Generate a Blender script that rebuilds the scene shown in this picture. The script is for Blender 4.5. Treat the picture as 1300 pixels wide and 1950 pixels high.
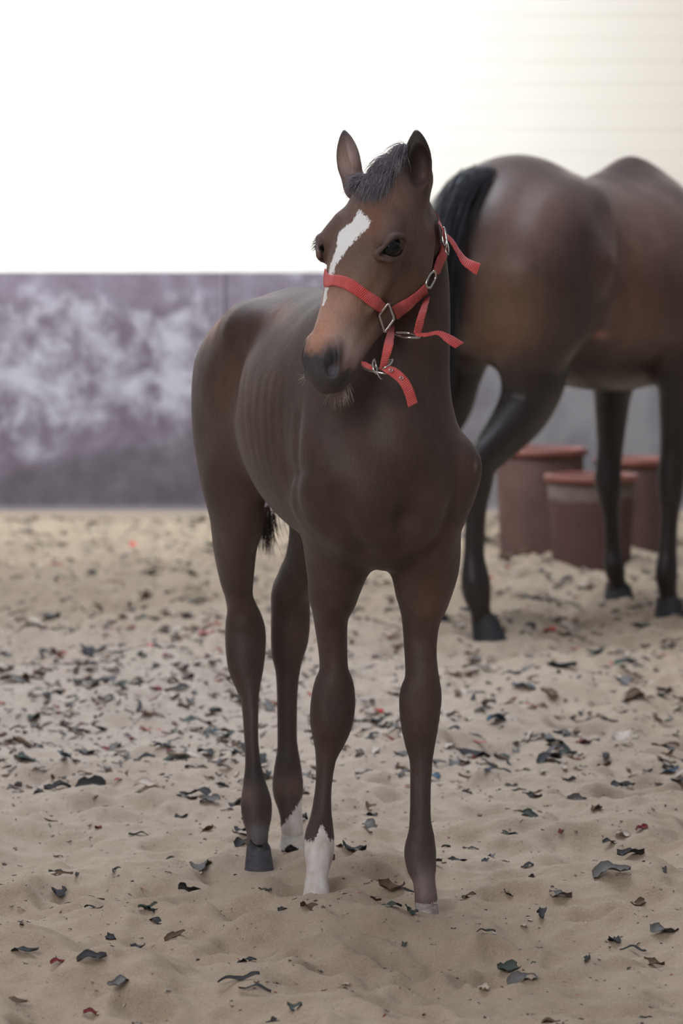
import bpy, bmesh, math, random
import numpy as np
from mathutils import Vector, Matrix
from mathutils.bvhtree import BVHTree

random.seed(7); RNG = np.random.default_rng(7)
for o in list(bpy.data.objects): bpy.data.objects.remove(o)
scn = bpy.context.scene
COL = scn.collection

# ------------------------------------------------------------------ camera
FPX = 7680.0; CAMZ = 1.3; PITCH = math.atan((975-459)/FPX)
cam = bpy.data.cameras.new('camera'); camo = bpy.data.objects.new('camera', cam); COL.objects.link(camo)
cam.sensor_fit = 'HORIZONTAL'; cam.sensor_width = 24.0; cam.lens = 24.0*FPX/1300
camo.location = (0, 0, CAMZ); camo.rotation_euler = (math.pi/2-PITCH, 0, 0)
cam.clip_start = .1; cam.clip_end = 200
cam.dof.use_dof = True; cam.dof.focus_distance = 7.75; cam.dof.aperture_fstop = 5.6
scn.camera = camo

def P(px, py, Y):
    """the world point at distance Y along the hall seen at picture position px, py"""
    c, s = math.cos(PITCH), math.sin(PITCH)
    u = (px-650)/FPX; v = (975-py)/FPX
    d = np.array([u, c+v*s, -s+v*c])
    return np.array([0, 0, CAMZ]) + d*(Y/d[1])

# ------------------------------------------------------------------ light and exposure
scn.view_settings.view_transform = 'Standard'; scn.view_settings.look = 'None'
scn.view_settings.exposure = 0.0; scn.view_settings.gamma = 1.0
try: scn.view_settings.use_curve_mapping = False
except Exception: pass

w = bpy.data.worlds.new('hall_daylight'); scn.world = w; w.use_nodes = True
wn = w.node_tree; wn.nodes.clear()
wo = wn.nodes.new('ShaderNodeOutputWorld'); bg = wn.nodes.new('ShaderNodeBackground')
tc = wn.nodes.new('ShaderNodeTexCoord'); sx = wn.nodes.new('ShaderNodeSeparateXYZ'); rp = wn.nodes.new('ShaderNodeValToRGB')
wn.links.new(tc.outputs['Generated'], sx.inputs[0]); wn.links.new(sx.outputs['Z'], rp.inputs[0])
rp.color_ramp.elements[0].position = 0.0; rp.color_ramp.elements[0].color = (.30, .27, .25, 1)
rp.color_ramp.elements[1].position = .7; rp.color_ramp.elements[1].color = (.62, .66, .74, 1)
wn.links.new(rp.outputs[0], bg.inputs[0]); bg.inputs[1].default_value = .50
wn.links.new(bg.outputs[0], wo.inputs[0])

def area(name, loc, target, sx_, sy_, power, color, spread=180):
    l = bpy.data.lights.new(name, 'AREA'); l.shape = 'RECTANGLE'; l.size = sx_; l.size_y = sy_; l.energy = power; l.color = color
    o = bpy.data.objects.new(name, l); COL.objects.link(o); o.location = loc
    o.rotation_euler = (Vector(target)-Vector(loc)).to_track_quat('-Z', 'Y').to_euler()
    l.spread = math.radians(spread); o['kind'] = 'helper'
    return o
area('roof_opening_over_wall', (-4.9, 15.4, 5.0), (-2.2, 19.3, 2.9), 6, 2.0, 390, (.97, .98, 1.0), 90)
area('roof_skylight', (-.6, 12.2, 7.0), (0.4, 12.0, 0), 5, 4.5, 520, (.84, .91, 1.0))
area('front_key_light', (-2.8, 1.2, 4.0), (0, 8, 1.0), 3.4, 2.4, 210, (1.0, .97, .94))  # unseen key light, added in front to brighten the face and white markings

# ------------------------------------------------------------------ helpers: objects and materials
def lin(c):
    out = []
    for v in c[:3]:
        v /= 255.; out.append(v/12.92 if v <= .04045 else ((v+.055)/1.055)**2.4)
    return tuple(out)
def L4(*c): return lin(c)+(1.,)

def tag(o, label=None, cat=None, group=None, kind=None):
    if label: o['label'] = label
    if cat: o['category'] = cat
    if group: o['group'] = group
    if kind: o['kind'] = kind
    return o
def empty(name, loc, label, cat, group=None):
    o = bpy.data.objects.new(name, None); COL.objects.link(o); o.location = [float(v) for v in loc]; o.empty_display_size = .1
    return tag(o, label, cat, group)
def mesh_obj(name, V, F, mat, parent=None, smooth=True, attrs=None):
    """V world coordinates; placed under its parent without changing where it stands"""
    me = bpy.data.meshes.new(name)
    V = np.asarray(V, dtype=np.float32)
    off = np.array(parent.location[:], dtype=np.float32) if parent else None
    if parent and parent.parent:
        off = off + np.array(parent.parent.location[:], dtype=np.float32)
    VV = V-off if parent is not None else V
    if isinstance(F, np.ndarray) and F.ndim == 2:
        n, k = F.shape
        me.vertices.add(len(VV)); me.vertices.foreach_set('co', VV.ravel())
        me.loops.add(n*k); me.loops.foreach_set('vertex_index', F.astype(np.int32).ravel())
        me.polygons.add(n); me.polygons.foreach_set('loop_start', np.arange(0, n*k, k, dtype=np.int32))
        try: me.polygons.foreach_set('loop_total', np.full(n, k, dtype=np.int32))
        except Exception: pass
        me.update(calc_edges=True)
    else:
        me.from_pydata([tuple(map(float, v)) for v in VV], [], [tuple(map(int, f)) for f in F]); me.update()
    if smooth: me.polygons.foreach_set('use_smooth', np.ones(len(me.polygons), dtype=bool))
    if attrs:
        for nme, arr in attrs.items():
            if arr.ndim == 2:
                a = me.attributes.new(nme, 'FLOAT_COLOR', 'POINT')
                rgba = np.ones((len(arr), 4), np.float32); rgba[:, :3] = arr; a.data.foreach_set('color', rgba.ravel())
            else:
                a = me.attributes.new(nme, 'FLOAT', 'POINT'); a.data.foreach_set('value', arr.astype(np.float32))
    me.materials.append(mat)
    o = bpy.data.objects.new(name, me); COL.objects.link(o)
    if parent: o.parent = parent
    return o

class Mat:
    def __init__(s, name, rough=.6, spec=.5, metal=0.):
        s.m = bpy.data.materials.new(name); s.m.use_nodes = True; s.t = s.m.node_tree; s.n = s.t.nodes
        s.b = s.n['Principled BSDF']; s.b.inputs['Roughness'].default_value = rough
        s.b.inputs['Specular IOR Level'].default_value = spec; s.b.inputs['Metallic'].default_value = metal
    def node(s, t, **kw):
        nd = s.n.new(t)
        for k, v in kw.items():
            if k in nd.inputs: nd.inputs[k].default_value = v
            else: setattr(nd, k, v)
        return nd
    def link(s, a, b): s.t.links.new(a, b)
    def coords(s, kind='Object', scale=(1, 1, 1)):
        tc = s.node('ShaderNodeTexCoord'); mp = s.node('ShaderNodeMapping'); mp.inputs['Scale'].default_value = scale
        s.link(tc.outputs[kind], mp.inputs[0]); return mp.outputs[0]
    def noise(s, co, scale, detail=4, rough=.55, dist=0.):
        nd = s.node('ShaderNodeTexNoise', Scale=scale, Detail=detail, Roughness=rough, Distortion=dist)
        if co is not None: s.link(co, nd.inputs['Vector'])
        return nd.outputs['Fac']
    def ramp(s, fac, stops, interp='LINEAR'):
        r = s.node('ShaderNodeValToRGB'); cr = r.color_ramp; cr.interpolation = interp
        while len(cr.elements) < len(stops): cr.elements.new(.5)
        for e, (p, c) in zip(cr.elements, stops):
            e.position = p; e.color = c if len(c) == 4 else tuple(c)+(1,)
        s.link(fac, r.inputs[0]); return r.outputs[0]
    def mix(s, fac, a, b, mode='MIX'):
        m = s.node('ShaderNodeMix', data_type='RGBA', blend_type=mode)
        for sock, v in ((m.inputs[0], fac), (m.inputs[6], a), (m.inputs[7], b)):
            if hasattr(v, 'is_output'): s.link(v, sock)
            elif isinstance(v, (int, float)): sock.default_value = v
            else: sock.default_value = v if len(v) == 4 else tuple(v)+(1,)
        return m.outputs[2]
    def math(s, op, a, b=0., clamp=False):
        m = s.node('ShaderNodeMath', operation=op, use_clamp=clamp)
        for i, v in enumerate((a, b)):
            if hasattr(v, 'is_output'): s.link(v, m.inputs[i])
            else: m.inputs[i].default_value = v
        return m.outputs[0]
    def color(s, c):
        if hasattr(c, 'is_output'): s.link(c, s.b.inputs['Base Color'])
        else: s.b.inputs['Base Color'].default_value = c if len(c) == 4 else tuple(c)+(1,)
        return s
    def attr(s, name):
        a = s.node('ShaderNodeAttribute', attribute_name=name); return a
    def bump(s, h, strength=.3, dist=.01, prev=None):
        b = s.node('ShaderNodeBump', Strength=strength, Distance=dist); s.link(h, b.inputs['Height'])
        if prev is not None: s.link(prev, b.inputs['Normal'])
        s.link(b.outputs[0], s.b.inputs['Normal']); return b.outputs[0]

# ------------------------------------------------------------------ the hall: sand, wall
def value_noise(X, Y, scale, seed):
    r = np.random.default_rng(seed); N = 256; T = r.random((N, N)).astype(np.float32)
    x = X/scale+500; y = Y/scale+500
    xi = np.floor(x).astype(int); yi = np.floor(y).astype(int); fx = x-xi; fy = y-yi
    fx = fx*fx*(3-2*fx); fy = fy*fy*(3-2*fy); xi %= N; yi %= N; x1 = (xi+1) % N; y1 = (yi+1) % N
    return (T[xi, yi]*(1-fx)+T[x1, yi]*fx)*(1-fy)+(T[xi, y1]*(1-fx)+T[x1, y1]*fx)*fy-.5

_r = np.random.default_rng(21)
DIMPLES = [(x, y, _r.uniform(.045, .095), _r.uniform(.012, .032), _r.uniform(0, 6.28)) for x, y in
           zip(_r.uniform(-2.6, 2.6, 900), _r.uniform(6.0, 19, 900))]
FEET = [P(605, 1732, 7.86), P(808, 1750, 7.75), P(493, 1660, 8.30), P(560, 1625, 8.56),
        P(935, 1225, 13.0), P(824, 1207, 13.35), P(1176, 1144, 14.6), P(1272, 1180, 13.85)]
def height(X, Y):
    h = .065*value_noise(X, Y, .45, 1)+.075*value_noise(X, Y*.8, .2, 2)+.032*value_noise(X, Y, .085, 3)+.016*value_noise(X, Y, .035, 4)+.006*value_noise(X, Y, .015, 5)
    h = h+.03*value_noise(X*.45, Y, .28, 9)
    for (cx, cy, r, d, a) in DIMPLES:
        m = (np.abs(X-cx) < r*2.2) & (np.abs(Y-cy) < r*2.2)
        if not m.any(): continue
        dx = X[m]-cx; dy = Y[m]-cy; q = np.sqrt(dx*dx+dy*dy)/r
        h[m] += -d*np.exp(-q**3*1.1)+.45*d*np.exp(-((q-1.25)/.33)**2)*(1+.5*np.cos(np.arctan2(dy, dx)-a))
    for i, f in enumerate(FEET):
        q = np.sqrt((X-f[0])**2+(Y-f[1])**2)
        wgt = np.exp(-(q/.11)**4)
        h = h*(1-wgt)+wgt*(f[2]+.004)
        h += .014*np.exp(-((q-.105)/.035)**2)
    edge = np.clip((Y-18.2)/.9, 0, 1)
    return h*(1-edge)
def axis(segs):
    out = [segs[0][0]]
    for a, b, s in segs:
        n = max(1, int(round((b-a)/s))); out += list(np.linspace(a, b, n+1)[1:])
    return np.array(out)
def build_sand():
    xs = axis([(-9, -3, .5), (-3, -1.75, .06), (-1.75, 1.75, .0085), (1.75, 3, .06), (3, 9, .5)])
    ys = axis([(-2, 4, .5), (4, 6.3, .06), (6.3, 10, .0085), (10, 14, .014), (14, 19.35, .03)])
    X, Y = np.meshgrid(xs, ys, indexing='ij'); H = height(X.astype(np.float64), Y)
    V = np.stack([X, Y, H], -1).reshape(-1, 3)
    nx, ny = X.shape; I = np.arange(nx*ny).reshape(nx, ny)
    F = np.stack([I[:-1, :-1], I[1:, :-1], I[1:, 1:], I[:-1, 1:]], -1).reshape(-1, 4)
    m = Mat('sand', rough=.95, spec=.15)
    co = m.coords('Object')
    n1 = m.noise(co, 1.6, 4); n2 = m.noise(co, 9, 5); n3 = m.noise(co, 420, 3, .7); n4 = m.noise(co, 60, 4, .7)
    c = m.ramp(n1, [(.35, L4(168, 149, 130)), (.65, L4(181, 163, 144))])
    c = m.mix(m.ramp(n2, [(.4, (0, 0, 0)), (.7, (1, 1, 1))]), c, L4(156, 136, 116))
    # brighter light painted on the left middle sand; darker olive tone towards the wall
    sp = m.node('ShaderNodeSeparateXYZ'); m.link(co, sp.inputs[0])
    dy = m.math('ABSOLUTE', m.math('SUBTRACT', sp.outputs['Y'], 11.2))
    lit_sand = m.math('MULTIPLY', m.math('SUBTRACT', 1.25, m.math('MULTIPLY', dy, .36), clamp=True), m.math('SUBTRACT', .85, m.math('MULTIPLY', sp.outputs['X'], .8), clamp=True), clamp=True)
    c = m.mix(m.math('MULTIPLY', lit_sand, .6), c, L4(190, 180, 172))
    c = m.mix(m.math('MULTIPLY', m.math('SUBTRACT', sp.outputs['Y'], 13.5), .22, clamp=True), c, L4(146, 134, 116))
    c = m.mix(.28, c, m.ramp(n3, [(.32, L4(96, 76, 60)), (.5, L4(165, 147, 128)), (.7, L4(215, 201, 186))]))
    c = m.mix(m.ramp(n4, [(.62, (0, 0, 0)), (.74, (.5, .5, .5))]), c, L4(112, 92, 76))
    m.color(c)
    b = m.bump(n4, .55, .006); m.bump(n3, .6, .002, b)
    o = mesh_obj('floor', V, F, m.m); tag(o, 'churned tan sand floor of the riding hall strewn with shreds', 'floor', kind='structure')
build_sand()

WY = 19.3
def box(name, x0, x1, y0, y1, z0, z1, mat, parent=None, bevel=0):
    bm = bmesh.new(); bmesh.ops.create_cube(bm, size=1)
    for v in bm.verts: v.co = ((x0+x1)/2+v.co.x*(x1-x0), (y0+y1)/2+v.co.y*(y1-y0), (z0+z1)/2+v.co.z*(z1-z0))
    if bevel: bmesh.ops.bevel(bm, geom=bm.edges[:], offset=bevel, segments=2, affect='EDGES')
    V = [v.co[:] for v in bm.verts]; F = [[v.index for v in f.verts] for f in bm.faces]; bm.verts.index_update()
    o = mesh_obj(name, V, F, mat, parent, smooth=False); bm.free(); return o

def wall_materials():
    m = Mat('white_painted_boards', rough=.55, spec=.3); co = m.coords('Object')
    sp = m.node('ShaderNodeSeparateXYZ'); m.link(co, sp.inputs[0])
    n = m.noise(co, 1.2, 5); n2 = m.noise(co, 5, 5)
    c = m.ramp(n, [(.3, L4(208, 205, 196)), (.7, L4(216, 215, 210))])
    spots = m.ramp(m.noise(co, 3.3, 2), [(.775, (0, 0, 0)), (.80, (1, 1, 1))])
    c = m.mix(m.math('MULTIPLY', spots, .35), c, L4(180, 168, 150))
    # darker, creamier tone towards the right end of the wall
    c = m.mix(m.math('MULTIPLY', m.math('ADD', sp.outputs['X'], .2), .55, clamp=True), c, L4(196, 190, 180))
    c = m.mix(m.math('MULTIPLY', m.ramp(n2, [(.45, (0, 0, 0)), (.8, (1, 1, 1))]), .15), c, L4(205, 200, 185))
    m.color(c)
    d = Mat('mottled_purple_dado_paint', rough=.8, spec=.2); co = d.coords('Object')
    n1 = d.noise(co, 2.6, 6, .62, .4); n2 = d.noise(co, 8, 5, .6, .3); n3 = d.noise(co, 1.1, 3)
    sp = d.node('ShaderNodeSeparateXYZ'); d.link(co, sp.inputs[0])
    base = d.mix(d.ramp(n2, [(.35, (0, 0, 0)), (.65, (1, 1, 1))]), L4(84, 75, 84), L4(102, 95, 105))
    # pale bloom of flaked paint, thickest in the middle of the wall's height
    band = d.math('SUBTRACT', 1.0, d.math('MULTIPLY', d.math('ABSOLUTE', d.math('SUBTRACT', sp.outputs['Z'], .66)), 1.3), clamp=True)
    n4 = d.noise(co, 4.5, 5, .65, .8)
    f = d.math('ADD', d.math('MULTIPLY', n4, .75), d.math('MULTIPLY', n2, .45))
    f = d.math('ADD', f, d.math('MULTIPLY', band, .34))
    f = d.ramp(f, [(.80, (0, 0, 0)), (1.0, (1, 1, 1))])
    c = d.mix(d.math('MULTIPLY', f, .8), base, L4(150, 150, 157))
    # damp stain rising from the sand
    edge = d.math('ADD', d.math('ADD', d.math('MULTIPLY', sp.outputs['X'], .26), .62), d.math('MULTIPLY', d.math('SUBTRACT', d.noise(co, 2.2, 4, .5), .5), .22))
    damp = d.math('MULTIPLY', d.math('SUBTRACT', edge, sp.outputs['Z']), 14., clamp=True)
    c = d.mix(d.math('MULTIPLY', damp, .85), c, d.ramp(n2, [(.35, L4(66, 61, 67)), (.7, L4(84, 78, 85))]))
    rx = d.math('MULTIPLY', d.math('SUBTRACT', sp.outputs['X'], .45), 3., clamp=True)
    c = d.mix(d.math('MULTIPLY', rx, .8), c, d.ramp(n1, [(.35, L4(92, 90, 94)), (.6, L4(118, 116, 118))]))
    low = d.math('MULTIPLY', d.math('SUBTRACT', .05, sp.outputs['Z']), 30., clamp=True)
    c = d.mix(d.math('MULTIPLY', low, .6), c, L4(132, 126, 124))
    d.color(c); d.bump(n2, .3, .01)
    return m.m, d.m
MW, MD = wall_materials()
zd = 1.3-(519-459)/FPX*WY
def build_wall():
    # upper wall: long horizontal boards laid over each other with fine shadow gaps
    V = []; F = []; y = WY+.0; z = zd; zs = [zd]
    joint = 1.3+(459-291)/FPX*WY
    hs = [(zd, joint)]; z = joint; bh = .108
    while z < 5.4: hs.append((z, z+bh)); z += bh
    for i, (a, b) in enumerate(hs):
        g = .003 if i < 2 else .0016
        dy = [0, .0006, -.0004, .0008, 0][i % 5]
        k = len(V)
        for x in (-9, 9): V += [(x, y+dy, a+g), (x, y+dy, b-g), (x, y+.003, b), (x, y+.003, a)]
        F += [(k, k+4, k+5, k+1), (k+1, k+5, k+6, k+2), (k+3, k+7, k+4, k)]
    o = mesh_obj('wall_back', V, F, MW, None, False); tag(o, 'white painted board wall above the purple dado', 'wall', kind='structure')
    xs = np.linspace(-9, 9, 361); zz = np.array([-.1, 0, zd*.25, zd*.5, zd*.75, zd-.006, zd]); V = []; F = []
    off = [-.035]*5+[-.035, -.028]
    for x in xs:
        for j, z in enumerate(zz): V.append((x, WY+off[j], z))
        V.append((x, WY+.03, zd+.002))
    n = 8
    for i in range(len(xs)-1):
        for j in range(n-1): F.append((i*n+j, (i+1)*n+j, (i+1)*n+j+1, i*n+j+1))
    o = mesh_obj('wall_dado', V, F, MD, None, True); tag(o, 'stained purple grey dado along the foot of the wall', 'wall', kind='structure')
    mk = Mat('kerb_dust', rough=.9); mk.color(L4(150, 138, 128))
    box('trim_1', -9, 9, WY-.075, WY-.03, -.02, .012, mk.m)['kind'] = 'structure'
build_wall()
# thin pipe on the dado
def tube(path, r, seg=8, cap=True):
    path = [np.array(p, float) for p in path]; n = len(path); V = []; F = []
    rr = r if hasattr(r, '__len__') else [r]*n; up = None
    for i, p in enumerate(path):
        t = path[min(i+1, n-1)]-path[max(i-1, 0)]; t /= np.linalg.norm(t)+1e-9
        if up is None: up = np.cross(t, [0, 0, 1]) if abs(t[2]) < .9 else np.cross(t, [0, 1, 0])
        u = up-t*np.dot(up, t); u /= np.linalg.norm(u)+1e-9; up = u; v = np.cross(t, u)
        for k in range(seg):
            a = 2*math.pi*k/seg; V.append(p+(u*math.cos(a)+v*math.sin(a))*rr[i])
    for i in range(n-1):
        for k in range(seg):
            k2 = (k+1) % seg; F.append((i*seg+k, i*seg+k2, (i+1)*seg+k2, (i+1)*seg+k))
    if cap: F.append(tuple(range(seg-1, -1, -1))); F.append(tuple(range((n-1)*seg, n*seg)))
    return V, F
mp_ = Mat('pale_conduit', rough=.6); mp_.color(L4(112, 104, 108))
xpipe = (424-650)/FPX*WY
V, F = tube([(xpipe, WY-.045, .03), (xpipe, WY-.045, zd)], .005)
tag(mesh_obj('wall_conduit', V, F, mp_.m), 'thin pale vertical conduit on the purple dado behind the foal', 'conduit')

# ------------------------------------------------------------------ implicit bodies: loft fields and their skin
class Field:
    def __init__(s, xs, ys, zs):
        s.ax = [a.astype(np.float32) for a in (xs, ys, zs)]
        s.F = np.full((len(xs), len(ys), len(zs)), .2, np.float32)
    def sl(s, lo, hi):
        out = []
        for a, l, h in zip(s.ax, lo, hi):
            i = np.searchsorted(a, l); j = np.searchsorted(a, h)
            out.append(slice(int(max(0, i-1)), int(min(len(a), j+1))))
        return tuple(out)
    def grid(s, sl):
        return np.meshgrid(s.ax[0][sl[0]], s.ax[1][sl[1]], s.ax[2][sl[2]], indexing='ij', sparse=True)
    def chain(s, st, vax, k=.02, sub=4, op='add'):
        """st: (point, half width, radius towards vax, radius away from it); a lofted limb, muscle or trunk"""
        st = [(np.array(p, float), a, b, c) for p, a, b, c in st]
        A = np.array([list(p)+[a, b, c] for p, a, b, c in st]); D = []
        n = len(A)
        for i in range(n-1):
            p0, p1, p2, p3 = A[max(i-1, 0)], A[i], A[i+1], A[min(i+2, n-1)]
            for j in range(sub):
                t = j/sub
                D.append(.5*((2*p1)+(-p0+p2)*t+(2*p0-5*p1+4*p2-p3)*t*t+(-p0+3*p1-3*p2+p3)*t**3))
        D.append(A[-1]); D = np.array(D); D[:, 3:] = np.maximum(D[:, 3:], .002)
        vax = np.array(vax, float)
        mar = k+.012; R = D[:, 3:].max(1)
        lo = (D[:, :3]-R[:, None]).min(0)-mar; hi = (D[:, :3]+R[:, None]).max(0)+mar
        big = s.sl(lo, hi); shp = s.F[big].shape
        if min(shp) == 0: return
        fc = np.full(shp, .2, np.float32)
        for i in range(len(D)-1):
            a, b = D[i], D[i+1]; T = b[:3]-a[:3]; Ln = np.linalg.norm(T)
            if Ln < 1e-6: continue
            T = T/Ln; v = vax-T*np.dot(vax, T); v /= np.linalg.norm(v)+1e-9; u = np.cross(T, v)
            rm = max(a[3:].max(), b[3:].max())+mar
            l2 = np.minimum(a[:3], b[:3])-rm; h2 = np.maximum(a[:3], b[:3])+rm
            ss = s.sl(l2, h2); ss = tuple(slice(max(q.start, g.start), min(q.stop, g.stop)) for q, g in zip(ss, big))
            if any(q.stop <= q.start for q in ss): continue
            X, Y, Z = s.grid(ss); X = X-a[0]; Y = Y-a[1]; Z = Z-a[2]
            w_ = X*T[0]+Y*T[1]+Z*T[2]; uu = X*u[0]+Y*u[1]+Z*u[2]; vv = X*v[0]+Y*v[1]+Z*v[2]
            t = np.clip(w_/Ln, 0, 1); ra = a[3]+(b[3]-a[3])*t
            rb = np.where(vv > 0, a[4]+(b[4]-a[4])*t, a[5]+(b[5]-a[5])*t); sc = ra/rb
            ww = w_-t*Ln; sv = sc*vv
            q = np.sqrt(ww*ww+uu*uu+sv*sv)+1e-6; g = np.sqrt(ww*ww+uu*uu+(sc*sv)**2)/q+1e-6
            d = ((q-ra)/np.maximum(g, .3)).astype(np.float32)
            loc = tuple(slice(q2.start-g2.start, q2.stop-g2.start) for q2, g2 in zip(ss, big))
            fc[loc] = np.minimum(fc[loc], d)
        G = s.F[big]
        if op == 'add': s.F[big] = smin(G, fc, k)
        else: s.F[big] = -smin(-G, fc, k)
    def blob(s, c, r, amp, frame=None):
        """swell (amp > 0) or hollow (amp < 0) the skin around c"""
        c = np.array(c, float); r = np.array(r if hasattr(r, '__len__') else [r]*3, float); M = np.eye(3) if frame is None else np.array(frame, float)
        R = r.max()*2.2; ss = s.sl(c-R, c+R)
        if any(q.stop <= q.start for q in ss): return
        X, Y, Z = s.grid(ss); X = X-c[0]; Y = Y-c[1]; Z = Z-c[2]; q = 0
        for i in range(3): q = q+((X*M[i][0]+Y*M[i][1]+Z*M[i][2])/r[i])**2
        s.F[ss] -= (amp*np.exp(-q*1.2)).astype(np.float32)
    def surf(s, px, py, y0=7.2, y1=8.9):
        """where the sight line through px, py first meets the skin"""
        for Y in np.arange(y0, y1, .003):
            p = P(px, py, Y); i = [min(len(a)-1, max(0, int(np.searchsorted(a, v)))) for a, v in zip(s.ax, p)]
            if s.F[tuple(i)] < 0: return p
        return P(px, py, (y0+y1)/2)
    def groove(s, pts, r, amp):
        for i in range(len(pts)-1):
            a = np.array(pts[i], float); b = np.array(pts[i+1], float); n = max(1, int(np.linalg.norm(b-a)/(r*.7)))
            for j in range(n): s.blob(a+(b-a)*j/n, r, amp*.62)
    def skin(s):
        F = s.F; S = F < 0; ax = s.ax
        c = np.zeros(tuple(n-1 for n in F.shape), np.uint8)
        for dx in (0, 1):
            for dy in (0, 1):
                for dz in (0, 1):
                    c += S[dx:F.shape[0]-1+dx, dy:F.shape[1]-1+dy, dz:F.shape[2]-1+dz]
        act = (c > 0) & (c < 8); idx = np.argwhere(act); I = -np.ones(act.shape, np.int64); I[act] = np.arange(len(idx))
        i, j, k = idx.T; acc = np.zeros((len(idx), 3)); cnt = np.zeros(len(idx))
        cor = {}
        for dx in (0, 1):
            for dy in (0, 1):
                for dz in (0, 1): cor[(dx, dy, dz)] = F[i+dx, j+dy, k+dz]
        for axis_ in range(3):
            o1, o2 = [q for q in range(3) if q != axis_]
            for p in (0, 1):
                for q in (0, 1):
                    a = [0, 0, 0]; a[o1] = p; a[o2] = q; b = list(a); b[axis_] = 1
                    fa, fb = cor[tuple(a)], cor[tuple(b)]; m = (fa < 0) != (fb < 0)
                    t = np.where(m, fa/np.where(m, fa-fb, 1), 0)
                    pa = np.stack([ax[0][i+a[0]], ax[1][j+a[1]], ax[2][k+a[2]]], 1); pb = np.stack([ax[0][i+b[0]], ax[1][j+b[1]], ax[2][k+b[2]]], 1)
                    acc += np.where(m[:, None], pa+(pb-pa)*t[:, None], 0); cnt += m
        V = acc/cnt[:, None]; faces = []
        for axis_ in range(3):
            o1, o2 = [(1, 2), (2, 0), (0, 1)][axis_]
            sl0 = [slice(None)]*3; sl1 = [slice(None)]*3; sl0[axis_] = slice(0, -1); sl1[axis_] = slice(1, None)
            A, B = S[tuple(sl0)], S[tuple(sl1)]; E = A != B
            e = np.argwhere(E); fl = A[E]
            ok = (e[:, o1] > 0) & (e[:, o2] > 0) & (e[:, o1] < act.shape[o1]) & (e[:, o2] < act.shape[o2]); e = e[ok]; fl = fl[ok]
            def cell(d1, d2):
                q = e.copy(); q[:, o1] -= d1; q[:, o2] -= d2; return I[q[:, 0], q[:, 1], q[:, 2]]
            Q = np.stack([cell(1, 1), cell(0, 1), cell(0, 0), cell(1, 0)], 1); Q[~fl] = Q[~fl][:, ::-1]; faces.append(Q)
        return V, np.concatenate(faces)
def smin(a, b, k):
    h = np.clip(.5+.5*(a-b)/k, 0, 1); return a*(1-h)+b*h-k*h*(1-h)
def relax(V, F, it=2, lam=.5, w=None):
    E = np.concatenate([F[:, [0, 1]], F[:, [1, 2]], F[:, [2, 3]], F[:, [3, 0]]]); n = len(V)
    for s_ in range(it*2):
        A = np.zeros((n, 3)); C = np.zeros(n)
        for q in range(3):
            A[:, q] = np.bincount(E[:, 0], V[E[:, 1], q], n)+np.bincount(E[:, 1], V[E[:, 0], q], n)
        C = np.bincount(E[:, 0], minlength=n)+np.bincount(E[:, 1], minlength=n)
        D = A/np.maximum(C, 1)[:, None]-V; V = V+D*(lam if s_ % 2 == 0 else -lam*.96)*(1. if w is None else w[:, None])
    return V

def leg(fld, rows, F, k=.03):
    """rows: height in the picture, left and right edge, distance, front and back radius"""
    st = []
    for (y, l, r, Y, bf, bb) in rows: st.append((P((l+r)/2, y, Y), (r-l)/2*Y/FPX, bf, bb))
    fld.chain(st, F, k, 6)

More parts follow.
